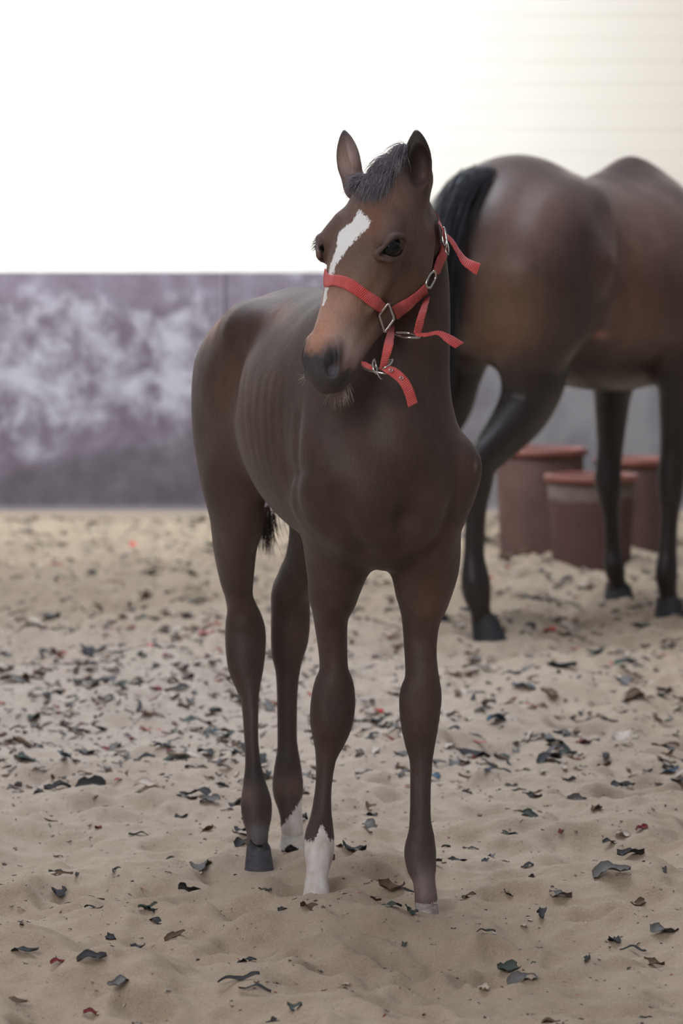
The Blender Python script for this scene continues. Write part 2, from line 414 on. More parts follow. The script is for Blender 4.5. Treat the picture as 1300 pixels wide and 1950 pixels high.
# head frame: t along the face from poll to lips, n out of the face, s to the animal's left
class Head:
    def __init__(s, poll, yaw_dir, pitch, scale=1., roll=0.):
        fh = np.array([yaw_dir[0], yaw_dir[1], 0.]); fh /= np.linalg.norm(fh); up = np.array([0, 0, 1.])
        s.o = np.array(poll, float); s.k = scale
        s.d = -math.cos(pitch)*up+math.sin(pitch)*fh; s.n = math.cos(pitch)*fh+math.sin(pitch)*up; s.s = np.cross(up, fh)
        s.M = [s.d, s.n, s.s]
    def __call__(s, t, n, q): return s.o+(s.d*t+s.n*n+s.s*q)*s.k
    def inv(s, V):
        D = (V-s.o)/s.k; return D@s.d, D@s.n, D@s.s
def head_shape(f, H, foal=True):
    k = H.k
    def ch(rows, kk=.02, sub=4, op='add', vax=None): f.chain([(H(t, n, s_), a*k, b*k, c*k) for t, n, s_, a, b, c in rows], H.n if vax is None else vax, kk*k, sub, op)
    ch([(-.01, -.045, 0, .058, .05, .06), (.04, -.03, 0, .072, .056, .07), (.09, -.016, 0, .080, .056, .08), (.14, -.006, 0, .078, .050, .08), (.18, 0, 0, .068, .047, .075),
        (.23, .002, 0, .055, .044, .062), (.29, .004, 0, .045, .041, .05), (.34, .006, 0, .041, .042, .046), (.375, .006, 0, .043, .045, .046), (.402, .004, 0, .038, .038, .040)], .02)
    ch([(.08, -.085, 0, .052, .04, .05), (.15, -.088, 0, .054, .04, .052), (.21, -.085, 0, .047, .04, .05), (.27, -.066, 0, .036, .03, .038), (.32, -.050, 0, .031, .03, .030), (.37, -.036, 0, .032, .02, .026), (.40, -.026, 0, .030, .016, .026)], .018)
    for q in (-1, 1):
        ch([(.10, -.07, .044*q, .03, .05, .055), (.16, -.078, .046*q, .028, .055, .06), (.21, -.08, .036*q, .02, .04, .045)], .03)   # cheek
        ch([(.11, .012, .058*q, .024, .022, .02), (.145, .018, .074*q, .024, .018, .02), (.17, .006, .072*q, .02, .016, .02)], .018)   # brow and orbit
        ch([(.17, -.012, .066*q, .008, .008, .008), (.22, -.02, .056*q, .007, .007, .007), (.27, -.018, .046*q, .004, .004, .004)], .02)  # facial crest
        f.chain([(H(.166, .020, .094*q), .011*k, .011*k, .011*k), (H(.157, .0115, .100*q), .0185*k, .0185*k, .0185*k), (H(.146, .000, .100*q), .012*k, .012*k, .012*k)], H.s, .005*k, 4, 'cut')   # eye socket
        ch([(.182, .038, .072*q, .005, .005, .005), (.170, .036, .082*q, .005, .0045, .0045), (.158, .033, .088*q, .005, .0045, .0045), (.143, .028, .095*q, .0065, .005, .005), (.134, .010, .099*q, .006, .005, .005), (.136, -.007, .094*q, .004, .004, .004)], .006)  # upper lid
        ch([(.187, .034, .072*q, .005, .005, .005), (.185, .022, .080*q, .005, .0045, .0045), (.180, .006, .088*q, .005, .004, .004), (.166, -.009, .092*q, .005, .004, .004), (.146, -.012, .092*q, .004, .004, .004)], .006)  # lower lid
        # nostril: swollen wing and deep opening
        ch([(.362, .030, .026*q, .017, .014, .014), (.39, .028, .031*q, .019, .015, .014), (.412, .012, .027*q, .015, .012, .012)], .014)
        f.chain([(H(.362, .046, .034*q), .006*k, .0075*k, .0075*k), (H(.376, .044, .040*q), .011*k, .012*k, .012*k), (H(.396, .036, .040*q), .0125*k, .013*k, .013*k), (H(.412, .020, .034*q), .008*k, .009*k, .009*k)], H.n, .006*k, 5, 'cut')
        ch([(.372, .034, .024*q, .008, .008, .008), (.392, .030, .027*q, .008, .007, .007)], .006)
        # mouth
        f.groove([H(.438, -.010, .004*q), H(.425, -.016, .024*q), H(.405, -.020, .037*q), H(.382, -.022, .043*q)], .0055*k, -.0075*k)
        f.blob(H(.33, -.005, .045*q), [.03*k]*3, -.003*k)
    ch([(.405, .0, 0, .030, .026, .024), (.418, -.004, 0, .026, .018, .018)], .012)
    ch([(.395, -.036, 0, .022, .012, .016), (.412, -.030, 0, .020, .011, .014)], .01)

def make_eye(parent, H, q, r, mat):
    bm = bmesh.new(); bmesh.ops.create_uvsphere(bm, u_segments=40, v_segments=24, radius=r)
    c = H(.157, .0115, .0775*q)
    V = [np.array(v.co[:])+c for v in bm.verts]; F = [[v.index for v in fc.verts] for fc in bm.faces]; bm.free()
    o = mesh_obj('eye', V, F, mat, parent); o['label'] = 'glossy dark eye'; return o

def hoof(parent, top, bottom, Fd, r1, r2, mat, label=None, sink=.03):
    """a hoof from the coronet (top) to the sole (bottom), buried by sink"""
    Fd = np.array([Fd[0], Fd[1], 0.]); Fd /= np.linalg.norm(Fd); S = np.cross([0, 0, 1], Fd); V = []; Fc = []
    n = 32; rows = 12; bot = np.array(bottom)-np.array([0, 0, sink])
    for i in range(rows+1):
        t = i/rows; c = np.array(top)*(1-t)+bot*t; r = r1+(r2-r1)*t
        if i == 0: r *= .70; c = c+np.array([0, 0, .006])
        for j in range(n):
            a = 2*math.pi*j/n; f_ = math.cos(a); ln = 1.12 if f_ > 0 else .92-.18*(1-t)
            V.append(c+Fd*(f_*r*ln)+S*(math.sin(a)*r)+np.array([0, 0, -.012*f_*(1-t)]))
    for i in range(rows):
        for j in range(n):
            j2 = (j+1) % n; Fc.append((i*n+j, i*n+j2, (i+1)*n+j2, (i+1)*n+j))
    Fc.append(tuple(range(n))); Fc.append(tuple(range(rows*n+n-1, rows*n-1, -1)))
    Fc = [tuple(reversed(q)) for q in Fc]
    o = mesh_obj('hoof', V, Fc, mat, parent)
    if label: o['label'] = label
    return o

def strands(name, roots, dirs, lens, r, mat, parent, droop=.5, curl=.02, seg=7, seed=3, label=None):
    """hairs: each a thin tapering tube from its root"""
    rg = np.random.default_rng(seed); V = []; F = []
    for p, d, l in zip(roots, dirs, lens):
        d = np.array(d, float); d /= np.linalg.norm(d); pos = np.array(p, float); path = [pos.copy()]
        w1 = rg.normal(0, curl, 3)
        for i in range(seg):
            d = d+np.array([0, 0, -droop/seg])+w1/seg*3+rg.normal(0, curl*.4, 3); d /= np.linalg.norm(d); pos = pos+d*l/seg; path.append(pos.copy())
        n = len(path); rr = [r*(1-.85*(i/(n-1))**1.5) for i in range(n)]
        vv, ff = tube(path, rr, 3, False); b = len(V); V += vv; F += [tuple(x+b for x in q) for q in ff]
    F = np.array(F)
    o = mesh_obj(name, V, F, mat, parent)
    if label: o['label'] = label
    return o

def coat_material(name, rough, sheen, spec=.4, white=True):
    m = Mat(name, rough=rough, spec=spec); a = m.attr('coat'); co = m.coords('Object')
    n1 = m.noise(co, 7, 5, .6); fur = m.noise(m.coords('Object', (420, 420, 70)), 1., 3, .6)
    nf = m.noise(m.coords('Object', (38, 38, 16)), 1., 4, .65); c = m.mix(.5, a.outputs['Color'], m.ramp(n1, [(.3, (.32, .30, .29)), (.7, (.74, .70, .68))]), 'OVERLAY'); c = m.mix(.25, c, m.ramp(nf, [(.3, (.3, .3, .3)), (.7, (.75, .72, .7))]), 'OVERLAY')
    c = m.mix(.22, c, m.ramp(fur, [(.3, (.2, .2, .2)), (.7, (.8, .8, .8))]), 'OVERLAY')
    if white:
        wa = m.attr('white'); wn_ = m.noise(m.coords('Object', (260, 260, 45)), 1., 3, .7)
        f = m.math('ADD', wa.outputs['Fac'], m.math('MULTIPLY', m.math('SUBTRACT', wn_, .5), .026))
        f = m.math('MULTIPLY', m.math('ADD', f, .0015), 330., clamp=True)
        sp = m.node('ShaderNodeSeparateXYZ'); m.link(co, sp.inputs[0])
        dust = m.math('MULTIPLY', m.math('SUBTRACT', .5, sp.outputs['Z']), 6., clamp=True)
        wc = m.mix(m.math('MULTIPLY', dust, m.ramp(m.noise(m.coords('Object', (40, 40, 18)), 1., 4), [(.3, (.35, .35, .35)), (.7, (1, 1, 1))])), m.mix(fur, L4(238, 234, 232), L4(252, 251, 252)), L4(192, 178, 170))
        c = m.mix(f, c, wc)
    m.color(c); b_ = m.bump(fur, .4, .0015); m.bump(nf, .25, .006, b_)
    m.link(m.ramp(n1, [(.3, (rough+.06,)*3), (.7, (rough-.06,)*3)]), m.b.inputs['Roughness'])
    m.b.inputs['Sheen Weight'].default_value = sheen; m.b.inputs['Sheen Roughness'].default_value = .45
    m.b.inputs['Sheen Tint'].default_value = (.75, .68, .66, 1)
    return m
hair_dark = Mat('dark_hair', rough=.5, spec=.4); hair_dark.color(L4(86, 72, 68))
hair_black = Mat('black_tail_hair', rough=.5, spec=.4); hair_black.color(L4(40, 39, 46))
hair_grey = Mat('grizzled_forelock_hair', rough=.5, spec=.4); hair_grey.color(hair_grey.ramp(hair_grey.noise(hair_grey.coords('Object', (200, 200, 30)), 1., 2), [(.3, L4(104, 100, 112)), (.55, L4(140, 134, 146)), (.7, L4(190, 176, 170))]))
hair_pale = Mat('pale_whisker', rough=.5, spec=.5); hair_pale.color(L4(176, 160, 152))
eye_m = Mat('wet_black_eye', rough=.08, spec=.35); eye_m.color((.004, .004, .005)); eye_m.b.inputs['Coat Weight'].default_value = 0
def hoof_mat(name, c1, c2):
    m = Mat(name, rough=.6, spec=.35); co = m.coords('Object', (60, 60, 220)); n = m.noise(co, 1, 4)
    m.color(m.ramp(n, [(.3, L4(*c1)), (.7, L4(*c2))])); m.bump(n, .2, .002); return m.m
hoof_dark = hoof_mat('slate_hoof', (62, 60, 68), (86, 82, 88)); hoof_pale = hoof_mat('pale_hoof', (196, 186, 176), (222, 216, 210)); hoof_mid = hoof_mat('dusty_hoof', (120, 110, 106), (180, 172, 168))
hoof_black = hoof_mat('black_hoof', (36, 34, 38), (54, 52, 56))

class Paint:
    def __init__(s, V, base): s.V = V; s.C = np.tile(np.array(lin(base)), (len(V), 1))
    def spot(s, c, r, col, amt=1., M=None, p=1.):
        D = s.V-np.array(c)
        if M is not None: D = D@np.array(M).T
        q = ((D/np.array(r))**2).sum(1); w_ = (amt*np.exp(-q**p))[:, None]; s.C = s.C*(1-w_)+w_*np.array(lin(col))
    def mask(s, w_, col): w_ = np.clip(w_, 0, 1)[:, None]; s.C = s.C*(1-w_)+w_*np.array(lin(col))

# ------------------------------------------------------------------ the foal
TH = math.radians(15)
FF = np.array([math.sin(TH), -math.cos(TH), 0.]); FL_ = np.array([math.cos(TH), math.sin(TH), 0.])
def fb(u, z, l=0.): return np.array([-.115, 8.45, 0])+FF*u+FL_*l+np.array([0, 0, z])
POLL = P(735, 330, 7.60)
HD = Head(POLL, (-.68, -.73), math.radians(24), 1.0)
EAR_N_BASE = [(783, 356), (790, 330), (795, 300), (796, 272), (793, 250)]

def foal_field():
    xs = axis([(-.36, .36, .0036)]); ys = axis([(7.26, 7.72, .0036), (7.72, 8.85, .0065)]); zs = axis([(-.03, 1.0, .0055), (1.0, 1.56, .0034)])
    f = Field(xs, ys, zs); U = np.array([0, 0, 1.])
    # trunk
    f.chain([(fb(-.10, .96), .12, .15, .16), (fb(0.0, .965), .172, .215, .20), (fb(.10, .965), .183, .240, .2), (fb(.24, .955), .172, .248, .2), (fb(.38, .945), .190, .252, .238), (fb(.52, .94), .180, .258, .255),
             (fb(.62, .94), .152, .268, .230), (fb(.70, .93), .130, .240, .195), (fb(.76, .91), .110, .17, .155), (fb(.80, .89), .10, .12, .14)], U, .02, 12)
    # haunches
    for q in (-1, 1):
        f.chain([(fb(.20, 1.10, .10*q), .07, .07, .07), (fb(.06, 1.03, .125*q), .075, .14, .13), (fb(.02, .92, .13*q), .06, .15, .13), (fb(.08, .84, .135*q), .055, .13, .12)], FF, .05, 8)
        f.chain([(fb(.26, 1.125, .118*q), .03, .03, .03), (fb(.14, 1.12, .115*q), .045, .04, .04)], U, .05)
        # shoulder blade, upper arm
        lo = [P(645, 1000, 7.81), P(643, 1070, 7.88), P(636, 1130, 7.91)] if q < 0 else [P(818, 1000, 7.77), P(812, 1070, 7.83), P(805, 1130, 7.85)]
        sp_ = (.112, .042, .065) if q < 0 else (.138, .048, .035)
        f.chain([(fb(.58, 1.10, .04*q), .035, .06, .06), (fb(.67, 1.0, .078*q), .045, .07, .09), (fb(.74, .92, .110*q), .047, .06, .09), (fb(.77, .865, sp_[0]*q), sp_[1], .058, .08), (fb(.72, .79, (sp_[0]-.006)*q), .048, .065, .08), (lo[0], .050, .07, .08), (lo[1], .046, .06, .07)], FF, sp_[2], 8)
        # breast
        f.chain([(fb(.80, .90, .055*q), .055, .05, .06), (fb(.81, .83, .055*q), .060, .055, .06), (fb(.755, .76, .055*q), .050, .05, .06), (fb(.68, .73, .05*q), .042, .045, .05)], FF, .03, 8)
        f.chain([(fb(.77, .82, .10*q), .045, .05, .06), (lo[0]+np.array([0, -.03, .05]), .05, .055, .07), (lo[1], .050, .06, .06), (lo[2], .040, .05, .055)], FF, .03, 8)
    f.chain([(P(752, 990, 7.69), .050, .05, .05), (P(738, 1032, 7.76), .052, .045, .05), (P(730, 1034, 7.86), .05, .045, .05)], FF, .035, 6)
    # neck: rises from the shoulders, turned to the head
    f.chain([(P(745, 880, 7.80), .085, .12, .17), (P(756, 800, 7.77), .092, .13, .17), (P(762, 710, 7.75), .092, .115, .15), (P(770, 610, 7.74), .086, .105, .135), (P(773, 520, 7.745), .080, .090, .115), (P(768, 440, 7.71), .068, .080, .095), (P(752, 385, 7.66), .056, .07, .07)], FF, .035, 8)
    # head and ears
    H = HD
    head_shape(f, H)
    f.chain([(H(.07, -.10, 0), .045, .045, .045), (P(765, 440, 7.68), .055, .055, .055)], H.n, .03)
    f.groove([H(.05, -.125, .062), H(.10, -.155, .062), (H(.16, -.165, .055)), H(.22, -.155, .04), H(.26, -.13, .02)], .015, -.013)
    vn = np.array([-.30, -.95, 0.12]); vn /= np.linalg.norm(vn)
    ear = [(P(783, 368, 7.59), .030, .028, .026), (P(789, 345, 7.585), .0285, .022, .024), (P(793, 322, 7.585), .0295, .020, .022), (P(794, 298, 7.585), .027, .017, .019), (P(794, 274, 7.585), .0185, .012, .014), (P(793, 256, 7.585), .0085, .006, .007), (P(791, 249, 7.585), .003, .003, .003)]
    f.chain(ear, vn, .012, 6)
    f.chain([(P(800, 352, 7.560), .008, .010, .010), (P(797, 338, 7.556), .017, .014, .034), (P(797, 318, 7.556), .0235, .016, .036), (P(798, 298, 7.560), .020, .014, .029), (P(797, 276, 7.563), .010, .008, .010), (P(795, 262, 7.566), .003, .003, .004)], vn, .004, 6, 'cut')
    ve = np.array([-.95, -.12, 0.05]); ve /= np.linalg.norm(ve)
    f.chain([(P(680, 356, 7.66), .028, .026, .024), (P(670, 335, 7.665), .027, .021, .022), (P(666, 314, 7.665), .029, .024, .022), (P(663, 293, 7.665), .026, .0225, .020), (P(660, 272, 7.665), .018, .016, .013), (P(657, 257, 7.665), .009, .008, .006), (P(655, 249, 7.665), .003, .003, .002)], ve, .012, 6)
    f.chain([(P(652, 325, 7.640), .012, .012, .018), (P(646, 305, 7.640), .019, .014, .018), (P(646, 285, 7.645), .015, .012, .012), (P(650, 266, 7.650), .006, .006, .006)], ve, .004, 6, 'cut')
    # legs
    leg(f, [(950, 595, 705, 7.90, .07, .09), (1032, 589, 702, 7.91, .075, .085), (1090, 590, 688, 7.92, .062, .075), (1140, 592, 672, 7.93, .05, .062), (1180, 598, 662, 7.94, .042, .052), (1240, 607, 661, 7.95, .036, .044), (1280, 608, 664, 7.95, .036, .038),
            (1304, 598, 673, 7.95, .038, .038), (1328, 592, 677, 7.95, .040, .040), (1360, 589, 675, 7.95, .041, .042), (1384, 591, 669, 7.95, .037, .040), (1412, 597, 656, 7.955, .030, .035), (1440, 601, 642, 7.955, .024, .032), (1480, 602, 634, 7.95, .019, .029),
            (1520, 598, 631, 7.945, .019, .029), (1560, 590, 633, 7.935, .022, .032), (1592, 580, 637, 7.92, .027, .034), (1624, 579, 636, 7.90, .027, .029), (1656, 583, 627, 7.88, .022, .024), (1682, 579, 626, 7.865, .022, .023), (1705, 576, 629, 7.858, .024, .024), (1724, 574, 631, 7.852, .027, .025)], FF)
    leg(f, [(950, 770, 876, 7.84, .07, .09), (1040, 756, 872, 7.85, .075, .085), (1100, 752, 864, 7.86, .066, .08), (1140, 761, 852, 7.86, .055, .065), (1180, 766, 838, 7.86, .045, .055), (1220, 769, 832, 7.86, .038, .046), (1260, 771, 832, 7.85, .036, .040), (1296, 770, 837, 7.84, .037, .038),
            (1320, 761, 841, 7.84, .040, .040), (1344, 759, 840, 7.84, .041, .041), (1380, 763, 835, 7.84, .038, .040), (1416, 771, 829, 7.84, .030, .035), (1448, 780, 824, 7.835, .024, .032), (1500, 781, 821, 7.825, .020, .030),
            (1560, 780, 821, 7.81, .021, .030), (1592, 776, 827, 7.80, .025, .032), (1620, 769, 831, 7.79, .027, .034), (1648, 773, 831, 7.775, .026, .030), (1672, 784, 829, 7.76, .022, .025), (1700, 788, 832, 7.745, .022, .023), (1722, 788, 836, 7.738, .021, .022)], FF)
    leg(f, [(700, 378, 480, 8.45, .10, .11), (800, 377, 488, 8.43, .13, .13), (889, 386, 494, 8.41, .13, .12), (960, 397, 498, 8.40, .115, .11), (1005, 404, 492, 8.42, .09, .10), (1051, 409, 485, 8.44, .07, .085), (1108, 421, 481, 8.47, .048, .07), (1136, 431, 481, 8.48, .040, .065),
            (1160, 435, 490, 8.49, .038, .065), (1184, 431, 501, 8.49, .038, .065), (1208, 429, 507, 8.49, .038, .060), (1240, 430, 506, 8.48, .037, .052), (1272, 435, 502, 8.47, .035, .042), (1304, 448, 496, 8.46, .029, .035), (1332, 459, 493, 8.45, .024, .031),
            (1400, 465, 492, 8.43, .019, .028), (1450, 467, 496, 8.42, .020, .028), (1490, 463, 506, 8.41, .024, .032), (1528, 458, 518, 8.39, .028, .036), (1552, 460, 518, 8.38, .028, .032), (1576, 467, 513, 8.36, .023, .026), (1600, 471, 511, 8.335, .022, .023), (1615, 472, 510, 8.325, .020, .022)], FF)
    leg(f, [(850, 580, 690, 8.47, .12, .12), (950, 556, 662, 8.47, .11, .11), (1032, 552, 632, 8.52, .07, .09), (1080, 543, 612, 8.57, .05, .075), (1112, 528, 598, 8.61, .042, .072), (1136, 518, 591, 8.63, .038, .068), (1168, 517, 591, 8.64, .038, .062), (1200, 516, 590, 8.64, .038, .056),
            (1224, 516, 586, 8.64, .037, .050), (1247, 518, 578, 8.635, .034, .044), (1280, 525, 571, 8.63, .028, .037), (1320, 527, 567, 8.62, .024, .032), (1400, 528, 566, 8.61, .020, .028), (1432, 527, 569, 8.605, .021, .029), (1460, 522, 574, 8.60, .025, .032), (1492, 518, 578, 8.59, .028, .036),
            (1512, 520, 577, 8.585, .028, .034), (1532, 527, 575, 8.575, .024, .027), (1560, 533, 577, 8.56, .022, .023), (1580, 534, 578, 8.55, .022, .023)], FF)
    # surface modelling: breast groove, muscle edges, ribs
    S = lambda *q: [f.surf(x, y) for x, y in q]
    g1 = S((770, 985), (766, 1010), (760, 1035), (750, 1060)); g2 = S((640, 940), (652, 985), (672, 1030), (694, 1062)); g3 = S((862, 950), (850, 1000), (822, 1045), (795, 1068))
    g4 = S((566, 790), (563, 850), (563, 910), (566, 965)); b1 = S((718, 965), (818, 965), (725, 1015), (806, 1015), (905, 880), (630, 900)); g5 = S((640, 800), (660, 860), (672, 920))
    kn = S((634, 1340), (801, 1338)); kb = S((598, 1330), (671, 1345), (766, 1330), (836, 1335)); rb = [S((470+14*i, 700+6*i), (462+15*i, 800+8*i), (478+13*i, 890+5*i)) for i in range(6)]
    tn = S((470, 1350), (472, 1440), (474, 1500)), S((540, 1330), (541, 1400), (544, 1450)), S((608, 1460), (606, 1520), (602, 1555)), S((794, 1470), (794, 1530), (792, 1570))
    hk = S((452, 640), (448, 720), (446, 780)); hh = S((436, 620), (500, 590))
    f.groove(g1, .024, -.021); f.groove(g2, .020, -.006); f.groove(g3, .020, -.006); f.groove(g4, .022, -.004); f.groove(g5, .03, -.004)
    for q, (p, a) in enumerate(zip(b1, (.013, .013, .010, .010, .006, .006))): f.blob(p, .045, a)
    for p in kn: f.blob(p, [.018, .018, .03], -.003)
    for p in kb: f.blob(p, [.010, .014, .014], .003)
    for p in rb: f.groove(p, .012, -.0007)
    for p in tn: f.groove(p, .006, -.0022)
    f.groove(hk, .03, -.008); f.blob(hh[0], .05, .008); f.blob(hh[1], .06, .004)
    return f
def hit(px, py, lift=.0):
    o = Vector((0, 0, CAMZ)); d = Vector(P(px, py, 8.0))-o; d.normalize()
    loc, no, i, dist = BVH.ray_cast(o, d)
    if loc is None: return None, None
    if no.dot(d) > 0: no = -no
    return np.array(loc)+np.array(no)*lift, np.array(no)
def near(p, lift=0.):
    loc, no, i, dist = BVH.find_nearest(Vector(p)); v = Vector(p)-loc
    if v.length > 1e-6 and no.dot(v) < 0: no = -no
    return np.array(loc)+np.array(no)*lift

def build_foal():
    root = empty('horse_foal', (0, 8.1, 0), 'young bay foal with white blaze facing the camera, head turned aside in a red halter', 'horse')
    global BVH
    f = foal_field(); V, F = f.skin(); V = relax(V, F, 1)
    H = HD; wgt = np.clip((1.12-V[:, 2])/.08, 0, 1)+np.clip((V[:, 1]-7.72)/.06, 0, 1); t, n, s_ = H.inv(V)
    wgt *= 1-np.clip((t+.02)/.02, 0, 1)*np.clip((n+.14)/.02, 0, 1)*(t < .47)*(V[:, 1] < 7.72); V = relax(V, F, 14, .55, np.clip(wgt, 0, 1)); V = relax(V, F, 2, .4)
    a_, b_, c_ = V[F[:, 0]], V[F[:, 1]], V[F[:, 2]]; vol = (np.einsum('ij,ij->i', a_-V.mean(0), np.cross(b_-V.mean(0), c_-V.mean(0)))).sum()
    if vol < 0: F = F[:, ::-1].copy()
    BVH = BVHTree.FromPolygons([tuple(v) for v in V.tolist()], [tuple(q) for q in F.tolist()])
    t, n, s_ = H.inv(V); z = V[:, 2]
    inhead = (t > -.09) & (t < .46) & (n > -.15) & (np.abs(s_) < .12) & (z > 1.02) & (V[:, 1] < 7.72)
    p = Paint(V, (72, 57, 51))
    # body tones
    p.mask(np.clip((.72-z)/.5, 0, 1)*.6*(~inhead), (74, 60, 56))
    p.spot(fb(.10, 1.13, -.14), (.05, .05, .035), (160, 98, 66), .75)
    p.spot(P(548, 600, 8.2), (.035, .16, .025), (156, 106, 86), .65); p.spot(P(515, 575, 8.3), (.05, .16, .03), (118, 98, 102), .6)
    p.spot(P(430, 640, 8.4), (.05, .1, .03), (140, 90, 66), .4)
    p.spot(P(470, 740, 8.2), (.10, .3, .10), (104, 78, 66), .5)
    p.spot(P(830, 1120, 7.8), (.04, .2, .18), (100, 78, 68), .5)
    # head tones (pigment, and a highlight painted beside the near lip)
    hw = np.clip((z-1.04)/.06, 0, 1)*np.clip((7.70-V[:, 1])/.06, 0, 1)*np.clip((n+.135)/.03, 0, 1)
    p.mask(hw*.9*inhead, (100, 79, 70))
    def hs(tt, nn, ss, r, col, amt): p.spot(H(tt, nn, ss), r, col, amt, H.M)
    hs(.09, .03, .03, (.045, .05, .04), (128, 92, 76), .7); hs(.07, .04, 0, (.03, .05, .03), (124, 92, 78), .7)
    hs(.13, .03, .05, (.03, .04, .03), (136, 96, 78), .6)
    for q in (-1, 1):
        hs(.27, .0, .04*q, (.07, .05, .05), (132, 104, 90), .75)
    hs(.31, .05, 0, (.07, .05, .05), (184, 142, 124), .95); hs(.352, -.004, .046, (.042, .045, .03), (206, 184, 178), .95); hs(.35, .0, -.04, (.045, .05, .04), (176, 150, 142), .9)  # tan bridge, then the near lip side's highlight put into the colour
    hs(.348, .05, 0, (.035, .03, .03), (190, 138, 112), .8)
    # muzzle skin: dark grey, edges soft
    nz = np.sin(V[:, 0]*310)*np.sin(V[:, 2]*270)*.004
    p.mask(np.clip((t-.372+nz-np.clip(n, -.01, .06)*.25-.034*np.clip((np.abs(s_)-.026)/.018, 0, 1)+.004)/.016, 0, 1)*inhead, (72, 68, 71))
    for q in (-1, 1):
        hs(.388, .034, .036*q, (.030, .022, .020), (56, 56, 64), 1.); hs(.388, .034, .042*q, (.022, .015, .013), (26, 26, 31), 1.)
        hs(.408, .018, .036*q, (.009, .008, .016), (104, 104, 118), .8)
        hs(.415, -.03, .03*q, (.03, .014, .025), (70, 66, 68), .8)
        hs(.157, .012, .09*q, (.024, .024, .03), (44, 37, 36), .95)
        hs(.145, .045, .075*q, (.012, .010, .02), (140, 112, 108), .4)
    hs(.16, -.09, .06, (.06, .05, .05), (96, 72, 60), .6)
    # throat, jaw shade of coat, ears
    p.mask(np.clip((z-1.455)/.02, 0, 1)*.75, (58, 46, 44))
    p.spot(P(798, 305, 7.57), (.034, .03, .06), (34, 26, 27), 1., None, 1.6); p.spot(P(802, 338, 7.57), (.012, .03, .016), (96, 76, 76), .7)
    p.spot(P(668, 300, 7.64), (.022, .06, .04), (170, 146, 142), .9); p.spot(P(655, 250, 7.66), (.01, .04, .008), (40, 36, 38), .9)  # sheen of the far ear painted in as paler coat; dark tip
    # legs: black points mixed with brown
    feet = np.clip((.52-z)/.2, 0, 1)
    p.mask(feet*.45, (62, 52, 50))
    p.spot(P(485, 1480, 8.4), (.05, .06, .05), (46, 42, 44), .7); p.spot(P(470, 1510, 8.38), (.025, .06, .02), (120, 96, 86), .5)
    p.spot(P(548, 1500, 8.55), (.05, .06, .028), (112, 92, 84), .6); p.spot(P(548, 1440, 8.55), (.05, .06, .03), (58, 52, 54), .6)
    p.spot(P(490, 1590, 8.33), (.04, .06, .02), (98, 90, 92), .7)
    p.spot(P(812, 1690, 7.74), (.04, .05, .035), (122, 108, 108), .75)
    p.spot(P(905, 886, 7.7), (.003, .03, .01), (140, 120, 116), .6)
    # white marks as signed distances: blaze, sock, coronet
    wh = np.full(len(V), -.05)
    poly = []
    for px, py in [(684, 400), (693, 408), (705, 422), (702, 432), (682, 451), (665, 470), (651, 488), (641, 503), (634, 520), (626, 545), (617, 580), (613, 582), (618, 548), (625, 520), (630, 500), (637, 483), (641, 468), (643, 452), (646, 441), (654, 434), (669, 424), (675, 414)]:
        h, _ = hit(px, py)
        if h is None: h = P(px, py, 7.5)
        tt, nn, ss = H.inv(h[None, :]); poly.append((tt[0], ss[0]))
    poly = np.array(poly); ins = np.zeros(len(V), bool); dm = np.full(len(V), 9.)
    for i in range(len(poly)):
        a, b = poly[i], poly[(i+1) % len(poly)]; e = b-a; w_ = np.stack([t-a[0], s_-a[1]], 1)
        h_ = np.clip((w_@e)/(e@e), 0, 1); dm = np.minimum(dm, np.hypot(w_[:, 0]-e[0]*h_, w_[:, 1]-e[1]*h_))
        c1 = (a[1] > s_) != (b[1] > s_); xi = a[0]+(s_-a[1])/(b[1]-a[1]+1e-12)*e[0]; ins ^= c1 & (t < xi)
    dd = np.where(ins, dm, -dm); wh = np.where(inhead & (n > -.01), np.maximum(wh, dd), wh)
    def sock(px, py, Y, R, ztop, slope=0., jag=0.):
        c = P(px, py, Y); m = (np.hypot(V[:, 0]-c[0], V[:, 1]-c[1]) < R) & (z < ztop+.08)
        d = (ztop-z)+slope*(V[:, 0]-c[0])+jag*np.exp(-((V[:, 0]-c[0]-.006)/.010)**2)
        return np.where(m, np.maximum(wh, np.clip(d*.8, -.05, .05)), wh)
    wh = sock(607, 1620, 7.9, .09, P(607, 1600, 7.9)[2], 0., .03)
    wh = sock(556, 1560, 8.57, .085, P(556, 1545, 8.57)[2], 1.3, 0.)
    wh = sock(812, 1740, 7.74, .06, P(812, 1724, 7.74)[2], .5)
    coat = coat_material('bay_foal_coat', .58, .08)
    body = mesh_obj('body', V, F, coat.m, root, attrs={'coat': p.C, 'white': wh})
    # darker coat on the whole must not hide the eye
    make_eye(root, H, 1, .0215, eye_m.m); make_eye(root, H, -1, .0215, eye_m.m)
    # eyelashes
    rg = np.random.default_rng(5)
    for q in (1, -1):
        R = []; D = []; L = []
        for i in range(60):
            a = rg.uniform(0, 1); R.append(H(.140+.028*a, .031-.004*abs(a-.4), (.089+.004*math.sin(a*3))*q)); D.append(H.s*q+H.n*.1+H.d*(a-.5)*.8-np.array([0, 0, .3])); L.append(rg.uniform(.010, .018))
        strands('eyelashes', R, D, L, .0004, hair_black.m, root, .3, .02, 4, 8)
    hoof(root, P(603, 1700, 7.855), P(602, 1733, 7.845), FF, .0235, .031, hoof_pale, 'pale hoof below the white sock')
    hoof(root, P(812, 1712, 7.735), P(812, 1746, 7.725), FF, .0212, .027, hoof_mid)
    hoof(root, P(492, 1606, 8.32), P(494, 1662, 8.29), FF, .024, .035, hoof_dark, 'slate coloured hoof')
    hoof(root, P(557, 1580, 8.55), P(557, 1622, 8.53), FF, .0235, .032, hoof_pale)
    return root, V, F
foal, FV, FFc = build_foal()

